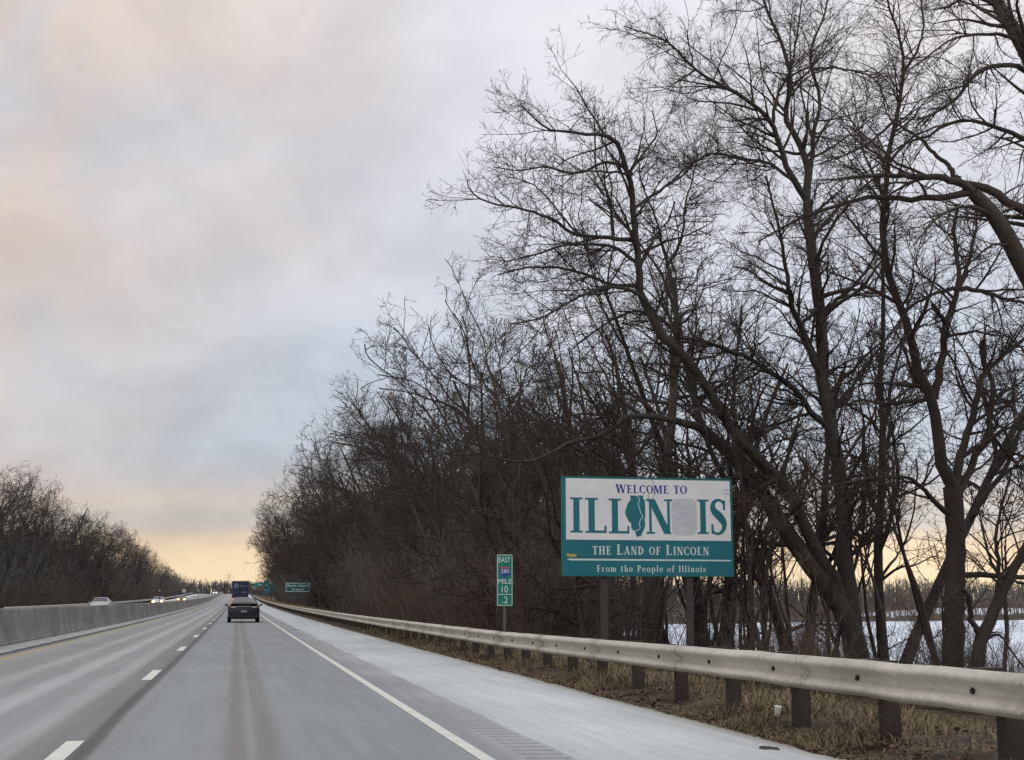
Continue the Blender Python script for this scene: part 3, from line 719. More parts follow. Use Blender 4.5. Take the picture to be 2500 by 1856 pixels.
n_ = 0; spots = []
while n_ < 6:
    y = rw.uniform(41, 64); x = rw.uniform(.30, .66)*y
    if x > float(np.interp(y, [30, 45, 57, 66], [31, 26, 21.5, 21.5])) - .6 or any(abs(x-a)+abs(y-b) < 3.2 for a, b in spots): continue
    spots.append((x, y)); k_ = rw.choice([0, 1, 3, 4, 5, 2])
    place(TT[k_], (x, y, gzz(x, y)), rw.uniform(15, 19)/TH[k_], rw.uniform(0, 6.28), FORM[k_] + ' on the snowy river bank behind the forked leaning tree', 'tall trees on the river bank', 'bare_tree', 'tree'); n_ += 1
# slender young trees among them, close to the sign and the water
LBL_Y = 'slender young bare tree among the larger trunks near the frozen river'
n_ = 0
while n_ < 60:
    y = rw.uniform(36, 66); x = rw.uniform(.24, .66)*y
    if x < 10.5 or x > float(np.interp(y, [30, 45, 57, 66], [31, 26, 21.5, 21.5])) - .3: continue
    place(YT[n_ % 2], (x, y, gzz(x, y)), rw.uniform(.6, 1.35), rw.uniform(0, 6.28), LBL_Y, 'slender young trees by the river', 'young_tree', 'tree'); n_ += 1
LBL_S = ['leafless brown thicket shrub under the trees behind the long steel guardrail', 'low russet thicket shrub under the trees behind the long steel guardrail', 'tall leafless brown shrub under the trees behind the long steel guardrail']
Y = 36.0
while Y < 300:
    for q in range(2):
        x = rw.uniform(8.4, 10.6) if q == 0 else rw.uniform(10.5, 15.0); y = Y + rw.uniform(-2, 2)
        if Y < 42 and q == 0: x += 1.6
        if x/y > .27 and rw.random() < .6: continue
        if 118 < y < 177 and x/y < .080: continue
        k_ = rw.choice([0, 1, 2])
        place(SH[k_], (x, y, gzz(x, y)), rw.uniform(.85, 1.35)*(1.0 if Y < 120 else 1.35), rw.uniform(0, 6.28), LBL_S[k_], 'thicket shrubs behind the guardrail', 'thicket_shrub', 'shrub')
    Y += 3.0 if Y < 90 else (5.0 if Y < 160 else 9)
Y = 38.0
while Y < 320:
    x = rw.uniform(9.4, 12.5); y = Y + rw.uniform(-1.5, 1.5); k_ = 3 if (Y < 95 and rw.random() < .75) else 4
    if x/y < .30 and not (118 < y < 177 and x/y < .084):
        place(SH[k_], (x, y, gzz(x, y)), rw.uniform(.75, 1.15)*(1 if Y < 100 else 1.2), rw.uniform(0, 6.28), ('tall brown' if k_ == 3 else 'tall grey') + ' many-stemmed bush at the edge of the woods behind the long guardrail', 'tall bushes at the edge of the right woods', 'tall_bush', 'shrub')
    Y += 2.4 if Y < 95 else (4.2 if Y < 180 else 7)
n_ = 0
while n_ < 38:
    y = rw.uniform(33, 60); x = rw.uniform(.34, .68)*y
    if x > float(np.interp(y, [30, 45, 57, 66], [31, 26, 21.5, 21.5])) + .5: continue
    place(SH[rw.choice([0, 1, 2])], (x, y, gzz(x, y)), rw.uniform(.5, 1.0), rw.uniform(0, 6.28), 'low leafless shrub on the bank of the frozen river', 'low shrubs on the river bank', 'bank_shrub', 'shrub'); n_ += 1

cnt = 0
Y = 100.0
while Y < 640:
    for ri, bx_ in enumerate([-23.0, -28, -34]):
        y = Y + rw.uniform(-3, 3); x = bx_ + rw.uniform(-1.8, 1.5)
        h = float(np.interp(y, [100, 150, 190, 330, 450, 640], [16.5, 17.5, 17.0, 16.5, 14, 11]))*rw.uniform(.84, 1.06)
        k_ = rw.choice([0, 1, 2, 3, 4, 5, 3, 4])
        rz = rw.uniform(2.3, 4.0) if ri < 2 else rw.uniform(0, 6.28)
        place(TT[k_], (x, y, gzz(x, y)), limit(k_, (x, y, gzz(x, y)), h/TH[k_], rz, SKY_L), rz, FORM[k_] + ' in the woods beyond the opposite carriageway' + (', nearest its guardrail' if ri == 0 else ', behind the front row'), 'trees of the left roadside woods', 'bare_tree', 'tree')
        cnt += 1
    Y += 6.8 if Y < 220 else (10.5 if Y < 400 else 17)

Y = 118.0
while Y < 560:
    x = rw.uniform(-24.5, -21.5); y = Y + rw.uniform(-2, 2)
    place(SH[4], (x, y, gzz(x, y)), rw.uniform(.9, 1.35), rw.uniform(0, 6.28), 'tall grey many-stemmed bush in the woods beyond the opposite carriageway', 'tall bushes of the left woods', 'tall_bush', 'shrub')
    Y += 5 if Y < 260 else 9
LBL_SL = "leafless russet shrub at the foot of the woods beyond the opposite carriageway"
Y = 120.0
while Y < 420:
    x = rw.uniform(-22.5, -20.0); y = Y + rw.uniform(-2, 2)
    place(SH[rw.choice([1, 1, 0, 2])], (x, y, gzz(x, y)), rw.uniform(1.0, 1.5), rw.uniform(0, 6.28), LBL_SL, 'shrubs below the left woods', 'russet_shrub', 'shrub')
    Y += 5.5 if Y < 250 else 10

def brush_mass(name, label, seed, n, area, hfun, r, m, side_d=1.2, zf=None, blen=(.8, 2.2)):
    """uncountable deep wood: bare stems with side branches"""
    rg = np.random.default_rng(seed); pos = area(rg, n); S = 4
    h = hfun(pos, rg)
    d = unit(np.stack([rg.normal(0, .12, n), rg.normal(0, .12, n), np.ones(n)], -1)); path = np.empty((n, S+1, 3)); path[:, 0] = pos
    for q in range(S):
        d = unit(d + rg.normal(0, .10, (n, 3))); path[:, q+1] = path[:, q] + d*(h/S)[:, None]
    rr = np.linspace(1, .3, S+1)[None]*(r*(.6+.8*rg.random((n, 1))))
    p2, r2 = grow(rg, path, rr, side_d, blen[0], blen[1], (20, 50), 3, .15, .2, .15, r*.35, .6)
    p3, r3 = grow(rg, p2, r2, 1.6/blen[1], blen[0]*.5, blen[1]*.6, (20, 50), 1, .1, .2, .1, r*.3, .7)
    v, q = merge([tubes(path, rr, 3), tubes(p2, r2, 3), tubes(p3, r3, 3)])
    return link(name, fast_mesh(name, v, q), m, None, label=label, cat='woods', kind='stuff')
def area_band(xf, y0, y1, pw=1.0):
    def f(rg, n):
        y = y0 + (y1-y0)*rg.random(n)**pw; a, b = xf(y); x = a + (b-a)*rg.random(n)
        return np.stack([x, y, gz(x, y) - .3], -1)
    return f
brush_mass('deep_woods', 'deep brown brushwood behind the trees right of the highway', 41, 2500, area_band(lambda y: (np.interp(y, [55, 90, 330], [10.5, 10.0, 9.8]), np.interp(y, [80, 110, 150, 330], [20, 24, 40, 60])), 78, 330),
           lambda p, rg: (3.5+8.5*rg.random(len(p))**1.3), .04, M_mass, .9)
brush_mass('deep_woods', 'deep brown brushwood behind the trees left of the opposite carriageway', 42, 3000, area_band(lambda y: (np.full_like(y, -46), np.full_like(y, -21.8)), 105, 980),
           lambda p, rg: (4+8*rg.random(len(p))**1.3)*np.interp(p[:, 1], [110, 400, 640, 980], [1, .9, .75, .7]), np.float64(.05), M_mass, .8)
def area_line(p0, p1, w, z):
    def f(rg, n):
        t = rg.random(n)[:, None]; a = np.array(p0)*(1-t) + np.array(p1)*t + rg.normal(0, w, (n, 2))
        return np.concatenate([a, np.full((n, 1), z)], 1)
    return f
M_hor = mat('horizon_woods', (.11, .098, .10), .95)
brush_mass('horizon_woods', 'low grey belt of woods on the horizon at the end of the highway', 43, 5200, area_line((-620, 1150), (420, 1250), 30, 4.3), lambda p, rg: 11.5+4*rg.random(len(p))**1.5, .6, M_hor, .12, blen=(2.5, 5))
brush_mass('far_bank_woods', 'brown band of bare woods on the far bank of the frozen river', 44, 5200, area_line((120, 575), (900, 680), 16, -.5), lambda p, rg: 7+6*rg.random(len(p))**1.2, .34, M_mass, .14, blen=(2.5, 5.5))
brush_mass('island_brush', 'dark brush on the low bank in the frozen river', 45, 1400, area_line((62, 180), (150, 212), 3.5, -1.0), lambda p, rg: 1.5+5.0*rg.random(len(p))**1.5*np.clip((p[:, 0]-70)/30, .2, 1), .04, M_shrub, 1.2, blen=(.5, 1.6))

# dry grass along the verge
def grass():
    rg = np.random.default_rng(9); n = 175000
    u = rg.random(n); y = 7.5 + 50*u**1.7; x = 5.04 + 11.6*rg.random(n)**1.9
    cl = np.sin(x*3.1+np.sin(y*1.7)*1.3)*np.sin(y*2.2+x*.8) + .6*np.sin(y*.9+2)*np.sin(x*1.3+1)
    keep = cl + rg.normal(0, .35, n) > -.02
    c_ = P(1898, 1778, F*1.3/(1778-VPY)); keep &= (x-c_[0]-.03)**2 + ((y-c_[1]+.25)*.6)**2 > .04
    x, y, cl = x[keep], y[keep], cl[keep]; n = len(x)
    z = ground_z(x, y) - .02
    h = (.05 + .19*rg.random(n)**1.7)*np.clip(.75+.5*cl, .4, 1.5)*np.interp(x, [5.0, 5.35, 6.5], [.45, 1.0, 1.2])
    a = rg.random(n)*6.28; w = .003 + .003*rg.random(n) + y*.00010; ln = rg.uniform(.3, 1.5, n); b = rg.random(n)*6.28
    dx_, dy_ = np.cos(a)*w, np.sin(a)*w; lx, ly = np.cos(b)*ln*h, np.sin(b)*ln*h
    v = np.stack([np.stack([x-dx_, y-dy_, z], -1), np.stack([x+dx_, y+dy_, z], -1),
                  np.stack([x+dx_*.7+lx*.35, y+dy_*.7+ly*.35, z+h*.6], -1), np.stack([x-dx_*.7+lx*.35, y-dy_*.7+ly*.35, z+h*.6], -1),
                  np.stack([x+lx, y+ly, z+h*(1-.35*np.minimum(ln, 1.3))], -1)], 1)
    o = (np.arange(n)*5)[:, None]
    return fast_mesh('dry_grass', v.reshape(-1, 3), o+np.array([0, 1, 2, 3]), o+np.array([3, 2, 4]))
link('dry_grass', grass(), M_grass, label='dry tan grass along the foot of the guardrail', cat='grass', kind='stuff')
def far_grass():
    rg = np.random.default_rng(19); n = 16000
    y = 110 + 270*rg.random(n); x = 5.7 + 4.2*rg.random(n)**1.2; z = gz(x, y) - .03
    h = .25 + .45*rg.random(n); w = .03 + .03*rg.random(n); a = rg.random(n)*6.28; b = rg.random(n)*6.28; c, sn = np.cos(a)*w, np.sin(a)*w
    v = np.stack([np.stack([x-c, y-sn, z], -1), np.stack([x+c, y+sn, z], -1), np.stack([x+np.cos(b)*h*.4, y+np.sin(b)*h*.4, z+h], -1)], 1)
    return fast_mesh('tan_grass', v.reshape(-1, 3), None, (np.arange(n)*3)[:, None]+np.array([0, 1, 2]))
link('tan_grass', far_grass(), mat('tan_grass', (.34, .255, .14), .9, noise=(.3, .3, 3), coords='Position'), label='pale tan grass below the guide signs beyond the guardrail', cat='grass', kind='stuff')
def litter():
    rg = np.random.default_rng(10); n = 17000
    y = 7 + 45*rg.random(n)**1.6; x = 4.97 + np.abs(rg.normal(0, .5, n)) ; far = rg.random(n) < .3; x[far] = 5.3 + 4*rg.random(far.sum())
    z = ground_z(x, y) + .015*rg.random(n) + .01; z = np.where(x < 5.05, np.maximum(z, Z(y) - .03), z)
    a = rg.random(n)*6.28; s = .012 + .03*rg.random(n)**2; t = rg.normal(0, .6, n)
    c, sn = np.cos(a)*s, np.sin(a)*s
    v = np.stack([np.stack([x-c, y-sn, z], -1), np.stack([x+sn*.5, y-c*.5, z+s*t*.5], -1), np.stack([x+c, y+sn, z+s*.3], -1), np.stack([x-sn*.5, y+c*.5, z-s*t*.3], -1)], 1)
    return fast_mesh('leaf_litter', v.reshape(-1, 3), (np.arange(n)*4)[:, None]+np.array([0, 1, 2, 3]))
link('leaf_litter', litter(), M_leaf, label='dead leaves and dirt along the edge of the paved shoulder', cat='leaves', kind='stuff')

# ------------------------------------------------------------------ guardrails
WP = [(-.004, .156), (.016, .154), (.070, .126), (.088, .112), (.092, .096), (.088, .080), (.072, .066), (.016, .030), (.004, .014), (.002, 0),
      (.004, -.014), (.016, -.030), (.072, -.066), (.088, -.080), (.092, -.096), (.088, -.112), (.070, -.126), (.016, -.154), (-.004, -.156)]
def rail_mesh(side, bend):
    """w-beam, 3.81 m + lap; the profile bulges toward the road (side -1: toward -x)"""
    v = []; q = []; segs = 6; n = len(WP)
    ys = np.linspace(0, 3.99, segs+1)
    for i, y in enumerate(ys):
        off = bend[i] if bend is not None else 0
        lap = .005 if y < .3 else 0.0
        for j, (dpt, z) in enumerate(WP): v.append((side*(dpt+lap)+off, y, z + off*.6))
        for j, (dpt, z) in enumerate(WP): v.append((side*(dpt+lap-.004)+off, y, z + off*.6))
    for i in range(segs):
        for j in range(n-1):
            a = i*2*n + j; b = a + 2*n
            q.append((a, a+1, b+1, b)); a += n; b += n; q.append((a, b, b+1, a+1))
        for j in (0, n-1):
            a = i*2*n+j; q.append((a, a+2*n, a+3*n, a+n))
    for i in (0, segs):
        for j in range(n-1): a = i*2*n+j; q.append((a, a+1, a+1+n, a+n))
    return fast_mesh('rail_panel', v, q, smooth=True)
def guardrail(name, xf, side, y0, y1, label, top=lambda y: .70):
    """xf: x of the beam's back plane; side = direction of the road"""
    root = empty(name, (xf, y0, zz(y0)), label, 'guardrail')
    base = Vector((xf, y0, zz(y0)))
    rr_ = random.Random(3)
    rails = [rail_mesh(side, None)] + [rail_mesh(side, [0] + [rr_.gauss(0, .007) for _ in range(5)] + [0]) for _ in range(3)]
    pm = MB().box(-.07, .07, -.075, .075, -1.25, .135); pm = pm.mesh('post')
    bm_ = MB().box(-.10, .10, -.075, .075, -.17, .158).mesh('blockout')
    bo = MB().cyl((0, 0, 0), (side*.018, 0, 0), .019, n=6).cyl((side*-.0005, 0, 0), (side*.005, 0, 0), .028, n=10).mesh('bolt')
    bs = bo.copy(); bs.materials.clear()
    y = y0; i = 0
    while y < y1:
        hc = top(y) - .156; hc2 = top(y+3.81) - .156
        z = zz(y) + hc
        link('rail_panel', rails[i % 4 if i % 3 else 0], M_galv, root, Vector((xf, y, z)) - base, (slope(y+2) + math.atan((hc2-hc)/3.81), 0, 0))
        for k_ in (0, 1):
            yp = y + .9 + k_*1.905; zp_ = zz(yp) + hc + (hc2-hc)*(yp-y)/3.81
            bl = link('blockout', bm_, M_wood, root, Vector((xf - side*.105, yp, zp_+rr_.uniform(-.012, .012))) - base, (0, 0, rr_.gauss(0, .03)))
            link('post', pm, M_wood, root, Vector((xf - side*.28, yp, zp_+rr_.uniform(-.03, .02))) - base, (0, rr_.gauss(0, .012), rr_.gauss(0, .03)))
            if yp < 60: link('bolt', bo, M_bolt, root, Vector((xf + side*.0045, yp, zp_)) - base)
        if y < 60:
            for dz_ in (-.096, -.04, .04, .096):
                dep = float(np.interp(dz_, [p[1] for p in WP][::-1], [p[0] for p in WP][::-1]))
                for yb in (.04, .14): link('splice_bolt', bs, M_galv, root, Vector((xf+side*(dep+.004), y+yb, z+dz_)) - base).scale = (.7, .7, .7)
        y += 3.81; i += 1
    return root
guardrail('guardrail', 5.32, -1, 12.2-3.81*2, 440, 'long galvanized steel guardrail on timber posts along the salted shoulder', lambda y: float(np.interp(y, [8, 12, 27, 56], [.775, .76, .655, .63])))
guardrail('guardrail', -17.45, 1, 110, 560, 'distant steel guardrail along the outer edge of the opposite carriageway')

# ------------------------------------------------------------------ concrete median barrier
root = empty('median_barrier', (-6.3, 20, zz(20)), 'grey stained concrete barrier wall between the two carriageways', 'barrier')
base = Vector((-6.3, 20, zz(20)))
bp_ = [(.30, 0), (.30, .08), (.27, .10), (.20, .36), (.12, .96), (.10, 1.0), (-.10, 1.0), (-.12, .96), (-.20, .36), (-.27, .10), (-.30, .08), (-.30, 0)]
SECL = 12.2
bsec = MB().prism(bp_, 0, SECL-.008).mesh('barrier_section')
ksec = MB().prism([(0, -.1), (.52, -.1), (.52, .035), (.49, .05), (0, .085)], 0, SECL-.012).mesh('kerb_section')
y = 20.0
while y < 640:
    link('barrier_section', bsec, M_conc, root, Vector((-6.3, y, zz(y)+.06)) - base, (slope(y+3), 0, 0))
    link('kerb_section', ksec, M_kerb, root, Vector((-6.0, y, zz(y)+.005)) - base, (slope(y+3), 0, 0))
    y += SECL

# ------------------------------------------------------------------ lettering: a small serif face drawn with strokes
def arc(cx, cy, rx, ry, a0, a1, T, t, n=18, vert=True):
    o = []
    for i in range(n+1):
        a = R(a0 + (a1-a0)*i/n); w = t + (T-t)*abs(math.cos(a))**1.3
        c, s = math.cos(a), math.sin(a)
        o.append(((cx+c*rx, cy+s*ry), (cx+c*max(rx-w, .01), cy+s*max(ry-w, .01))))
    return [(o[i][0], o[i+1][0], o[i+1][1], o[i][1]) for i in range(n)]
def rect(x0, y0, x1, y1): return [((x0, y0), (x1, y0), (x1, y1), (x0, y1))]
def diag(x0, y0, x1, y1, w): return [((x0, y0), (x0+w, y0), (x1+w, y1), (x1, y1))]
def stem(x, w, y0=0.0, y1=1.0, sf=.09, top=True, bot=True, s=.055):
    o = rect(x, y0, x+w, y1)
    if bot: o += rect(x-sf, y0, x+w+sf, y0+s)
    if top: o += rect(x-sf, y1-s, x+w+sf, y1)
    return o
T_, t_ = .18, .065
def glyph(ch):
    T, t = T_, t_
    if ch == 'I': return stem(.09, T), .36
    if ch == 'L': return stem(.09, T) + rect(.2, 0, .60, .07) + rect(.54, 0, .60, .21), .62
    if ch == 'E': return stem(.09, T) + rect(.2, 0, .58, .065) + rect(.52, 0, .58, .2) + rect(.2, .935, .56, 1) + rect(.50, .82, .56, 1) + rect(.2, .475, .45, .54) + rect(.39, .40, .45, .61), .61
    if ch == 'F': return stem(.09, T) + rect(.2, .935, .56, 1) + rect(.50, .80, .56, 1) + rect(.2, .475, .45, .54) + rect(.39, .40, .45, .61), .58
    if ch == 'T': return stem(.22, T, top=False) + rect(0, .935, .62, 1) + rect(0, .78, .06, 1) + rect(.56, .78, .62, 1), .62
    if ch == 'H': return stem(.09, T) + stem(.52, T) + rect(.2, .47, .55, .54), .79
    if ch == 'N': return stem(.08, .07, sf=.08) + stem(.58, .07, sf=.08, bot=False) + diag(.42+.07, 0, .04, 1, .20), .73
    if ch == 'M': return stem(.08, .07, sf=.08) + stem(.68, T, sf=.08) + diag(.36, .05, .06, 1, .18) + diag(.40, .05, .66, 1, .08), .95
    if ch == 'A': return diag(.05, 0, .33, 1, .07) + diag(.50, 0, .26, 1, .19) + rect(.18, .28, .55, .34) + rect(-.02, 0, .2, .055) + rect(.42, 0, .74, .055), .73
    if ch == 'D': return stem(.09, T) + arc(.22, .5, .46, .5, -90, 90, T, t), .71
    if ch == 'O': return arc(.38, .5, .38, .51, 0, 360, T, t, 30), .76
    if ch == 'C': return arc(.38, .5, .38, .51, 48, 312, T, t, 24) + rect(.58, .70, .65, .95) + rect(.60, .1, .64, .2), .67
    if ch == 'W': return diag(.26, 0, .03, 1, .18) + diag(.28, 0, .52, 1, .07) + diag(.70, 0, .46, 1, .18) + diag(.74, 0, .96, 1, .07) + rect(-.03, .945, .28, 1) + rect(.86, .945, 1.1, 1), 1.06
    if ch == 'P': return stem(.09, T) + arc(.24, .735, .36, .27, -90, 90, T, t), .62
    if ch == 'R': return stem(.09, T) + arc(.24, .735, .36, .27, -90, 90, T, t) + diag(.50, 0, .26, .48, .19), .70
    if ch == 'S': return s_glyph(), .52
    x = .66
    T = .15
    if ch == 'r': return stem(.07, T, 0, x, .06) + arc(.30, x-.22, .18, .22, 40, 150, .12, .1, 8), .46
    if ch == 'o': return arc(.29, x/2, .29, x/2+.01, 0, 360, T, t, 24), .58
    if ch == 'm': return stem(.07, T, 0, x, .06) + stem(.37, T, 0, x-.12, .06, False) + stem(.67, T, 0, x-.12, .06, False) + arc(.32, x-.2, .2, .2, 0, 130, .15, .08, 8) + arc(.62, x-.2, .2, .2, 0, 130, .15, .08, 8), .90
    if ch == 'n': return stem(.07, T, 0, x, .06) + stem(.37, T, 0, x-.12, .06, False) + arc(.32, x-.2, .2, .2, 0, 130, .15, .08, 8), .60
    if ch == 'h': return stem(.07, T, 0, 1, .06) + stem(.37, T, 0, x-.12, .06, False) + arc(.32, x-.2, .2, .2, 0, 130, .15, .08, 8), .60
    if ch == 't': return stem(.12, T, .06, .86, 0, False, False) + rect(.02, x-.06, .40, x) + arc(.28, .14, .16, .15, 180, 320, .15, .08, 8), .43
    if ch == 'e': return arc(.28, x/2, .28, x/2+.01, 0, 320, T, t, 22) + rect(.1, x/2-.02, .53, x/2+.045), .56
    if ch == 'p': return stem(.07, T, -.26, x, .06) + arc(.30, x/2, .29, x/2+.01, -120, 120, T, t, 18), .62
    if ch == 'l': return stem(.07, T, 0, 1, .06), .30
    if ch == 'i': return stem(.07, T, 0, x, .06) + rect(.06, .80, .23, .95), .30
    if ch == 'f': return stem(.10, T, 0, .86, .06, False) + rect(0, x-.06, .38, x) + arc(.30, .82, .2, .19, 40, 180, .15, .08, 8), .38
    if ch == 's': return [tuple((a*.86, b*x) for a, b in q) for q in s_glyph()], .46
    return [], .34
def s_glyph():
    # spine as a thick sampled curve
    pts = [(.44, .76), (.42, .87), (.33, .965), (.21, .965), (.11, .90), (.075, .78), (.12, .66), (.25, .545), (.36, .43), (.43, .30), (.39, .13), (.27, .035), (.15, .04), (.06, .12), (.045, .26)]
    ws = [.05, .06, .07, .08, .12, .16, .20, .23, .22, .17, .11, .08, .07, .06, .05]
    rs = resample([(p[0], p[1], 0, w) for p, w in zip(pts, ws)], 40); o = []
    for i in range(len(rs)):
        a = rs[max(i-1, 0)]; b = rs[min(i+1, len(rs)-1)]; d = np.array([b[0]-a[0], b[1]-a[1]]); d /= np.linalg.norm(d); nrm_ = np.array([-d[1], d[0]])
        c = rs[i][:2]; w = rs[i][3]/2; o.append((tuple(c+nrm_*w), tuple(c-nrm_*w)))
    q = [(o[i][0], o[i+1][0], o[i+1][1], o[i][1]) for i in range(len(o)-1)]
    return q + rect(.40, .70, .47, .97) + rect(.02, .03, .09, .30)
def quads_mesh(qs, f, ysurf, th=.003):
    """qs in glyph space -> mesh, each piece a hair prouder than the last so that none share a plane"""
    mb = MB()
    for i, q in enumerate(qs):
        pts = [f(*p) for p in q]; y = ysurf - th - (i % 7)*.00035
        mb.poly([(p[0], y, p[1]) for p in pts], [(0, 1, 2, 3)])
    return mb
def set_line(text, scales=None, gap=.10):
    """lay out a line; returns quads in line space with cap height 1, and its width"""
    x = 0; out_ = []
    for i, ch in enumerate(text):
        s = 1.0 if scales is None else scales[i]
        q, w = glyph(ch)
        out_ += [tuple((x + a*s, b*s) for a, b in p) for p in q]; x += (w + gap)*s
    return out_, x - gap

# ------------------------------------------------------------------ the welcome sign
SY, SW, SHt = 34.0, None, None
pl = P(1373, 1285, SY); pr_ = P(1786, 1285, SY); zt = P(1373, 1164, SY)[2]; zb = P(1373, 1405, SY)[2]
SX0, SX1 = pl[0], pr_[0]; SW = SX1-SX0; SHt = zt-zb
sg = empty('welcome_sign', ((SX0+SX1)/2, SY, gzz((SX0+SX1)/2, SY)), 'teal and white Welcome to Illinois billboard on two posts with one letter covered over', 'sign')
sbase = Vector(sg.location)
M_teal = mat('teal_sign_sheeting', (.003, .155, .195), .45, noise=[(.8, .10, 4), (7, .06, 4)])
M_white = mat('white_sign_sheeting', (.80, .80, .81), .5, noise=[(.6, .09, 6), (5, .05, 5)])
M_cream = mat('white_lettering', (.66, .76, .76), .5)
M_blue = mat('blue_lettering', (.012, .03, .30), .5)
M_patch = mat('grey_cover_patch', (.61, .62, .665), .6, noise=[(3.0, .10, 4)])
M_smudge = mat('adhesive_smudge', (.55, .56, .63), .6, noise=[(5, .12, 4)])
M_sticker = mat('yellow_sticker', (.50, .40, .10), .6, noise=[(14, .4, 4)])
M_sgreen = mat('green_sign_edge', (.004, .15, .14), .5)
def lx(u): return -SW/2 + u*SW
def lz(v): return (zt - sbase.z) - v*SHt
def zmap(zx, zy):          # board coordinates measured in an enlargement of the photograph
    u = (zx-62)/2080.0; top = 66+42*u; bot = 1292-32*u
    return lx(u), lz((zy-top)/(bot-top))
# five aluminium planks make up the board
edges = [0, .205, .41, .615, .81, 1.0]
for a, b in zip(edges[:-1], edges[1:]):
    MB().box(lx(0), lx(1), -.018, .018, lz(b)+.002, lz(a)-.002).build('plank', M_teal, sg)
edge = MB()
edge.box(lx(-.006), lx(0)-.001, -.025, .022, lz(1.006), lz(-.006)).box(lx(1)+.001, lx(1.006), -.025, .022, lz(1.006), lz(-.006))
edge.box(lx(0), lx(1), -.024, .021, lz(-.001), lz(-.008)).box(lx(0), lx(1), -.024, .021, lz(1.008), lz(1.001))
edge.build('board_edge', M_sgreen, sg)
wx0, wz0 = zmap(103, 85); wx1, _ = zmap(2128, 120); _, wz1 = zmap(103, 850)
MB().box(wx0, wx1, -.023, -.0185, wz1, wz0).build('white_panel', M_white, sg)
SUR = -.0232
def fit(text, x0, x1, y0, y1, m, scales=None, name='letter', gap=.10, parent=sg, mapf=zmap, sur=SUR):
    _, w = set_line(text, scales, gap); x = 0
    X0, Z0 = mapf(x0, y1); X1, _ = mapf(x1, y1); _, Z1 = mapf(x0, y0)
    f = lambda a, b: (X0 + a/w*(X1-X0), Z0 + b*(Z1-Z0))
    for i, ch in enumerate(text):
        sc = 1.0 if scales is None else scales[i]; q, gw = glyph(ch)
        if q: quads_mesh([tuple((x + a*sc, b*sc) for a, b in p) for p in q], f, sur).build(name, m, parent)
        x += (gw + gap)*sc
fit('WELCOME TO', 706, 1588, 160, 268, M_blue, [1.0]+[.93]*6+[1]+[.95]*2, gap=.08)
for ch, a, b, c, d in (('I', 155, 303, 325, 762), ('L', 335, 600, 330, 764), ('L', 620, 878, 338, 767), ('N', 1078, 1405, 342, 768), ('I', 1712, 1852, 348, 764), ('S', 1876, 2082, 342, 772)):
    fit(ch, a, b, c, d, M_teal, name='letter')
out_l = [(880,300),(890,330),(885,360),(860,390),(845,420),(835,460),(820,495),(822,530),(840,570),(860,610),(875,632),(895,640),(890,670),(895,705),(915,728),(938,738),(950,780),(955,805),(966,812),(975,803),(990,796),(1010,800),(1025,760),(1045,720),(1060,680),(1065,640),(1058,600),(1066,560),(1068,450),(1064,375),(1058,350),(1042,335),(1048,300)]
pts = [zmap(*p) for p in out_l]
MB().prism(pts, SUR-.003, SUR-.0005).build('state_silhouette', M_teal, sg)
line = [(960,300),(985,320),(998,350),(985,390),(985,420),(1000,470),(1010,510),(1035,555),(1032,578),(1005,592),(1002,620),(990,650),(1000,680),(995,710),(970,726),(930,736)]
def ribbon(pts, w, mapf, sur):
    rs = resample([(p[0], p[1], 0) for p in pts], 50); qs = []
    for i in range(len(rs)-1):
        d = rs[i+1][:2]-rs[i][:2]; d /= max(np.linalg.norm(d), 1e-6); nn = np.array([-d[1], d[0]])*w/2
        qs.append((tuple(rs[i][:2]+nn), tuple(rs[i+1][:2]+nn), tuple(rs[i+1][:2]-nn), tuple(rs[i][:2]-nn)))
    return quads_mesh(qs, mapf, sur)
ribbon(line, 8, zmap, SUR-.002).build('profile_line', M_cream, sg)
rr2 = []
for cx, cy, a0 in ((1625, 418, 0), (1470, 418, 90), (1470, 698, 180), (1625, 698, 270)):
    for i in range(7):
        a = R(a0 + 15*i); rr2.append(zmap(cx + 78*math.cos(a), cy - 82*math.sin(a)))
MB().prism(rr2, SUR-.004, SUR-.0004).build('cover_patch', M_patch, sg)
for cx, cy, w_, h_ in ((1560, 440, 70, 60), (1545, 520, 85, 40), (1560, 640, 70, 70)):
    el_ = [zmap(cx + w_*.5*math.cos(a)*(1+.15*math.sin(3*a)), cy + h_*.5*math.sin(a)*(1+.12*math.cos(2*a))) for a in np.linspace(0, 6.28, 16, endpoint=False)]
    MB().prism(el_, SUR-.0058, SUR-.0042).build('smudge', M_smudge, sg)
SUR2 = -.0186
fit('THE LAND OF LINCOLN', 420, 1845, 905, 1030, M_cream, [.83]*3+[1]+[1]+[.83]*3+[1]+[.8]*2+[1]+[1]+[.83]*6, sur=SUR2, gap=.12)
fit('From the People of Illinois', 470, 1805, 1160, 1240, M_cream, gap=.17, sur=SUR2)
qs = [((110, 1085), (2120, 1070), (2120, 1086), (150, 1106))]
quads_mesh(qs, zmap, SUR2).build('rule_line', M_cream, sg)
MB().prism([zmap(*p) for p in ((108, 1020), (175, 1026), (226, 1030), (228, 1058), (170, 1068), (110, 1052))], SUR2-.002, SUR2-.0003).build('sticker', M_sticker, sg)
M_spost = mat('grey_sign_post', (.060, .051, .045), .85, noise=[(2, .25, 4), (20, .2, 4)])
for pxx in (1475, 1683):
    x = P(pxx, 1480, SY+.12)[0] - sbase.x; gb = gzz(x+sbase.x, SY+.12) - sbase.z
    pb = MB().box(x-.08, x+.08, .02, .18, gb-.4, lz(.06)); pb.build('post', M_spost, sg)
for v in (.12, .5, .88):
    MB().box(lx(.04), lx(.96), .0185, .0195+.04, lz(v)-.04, lz(v)+.04).build('stringer', M_spost, sg)

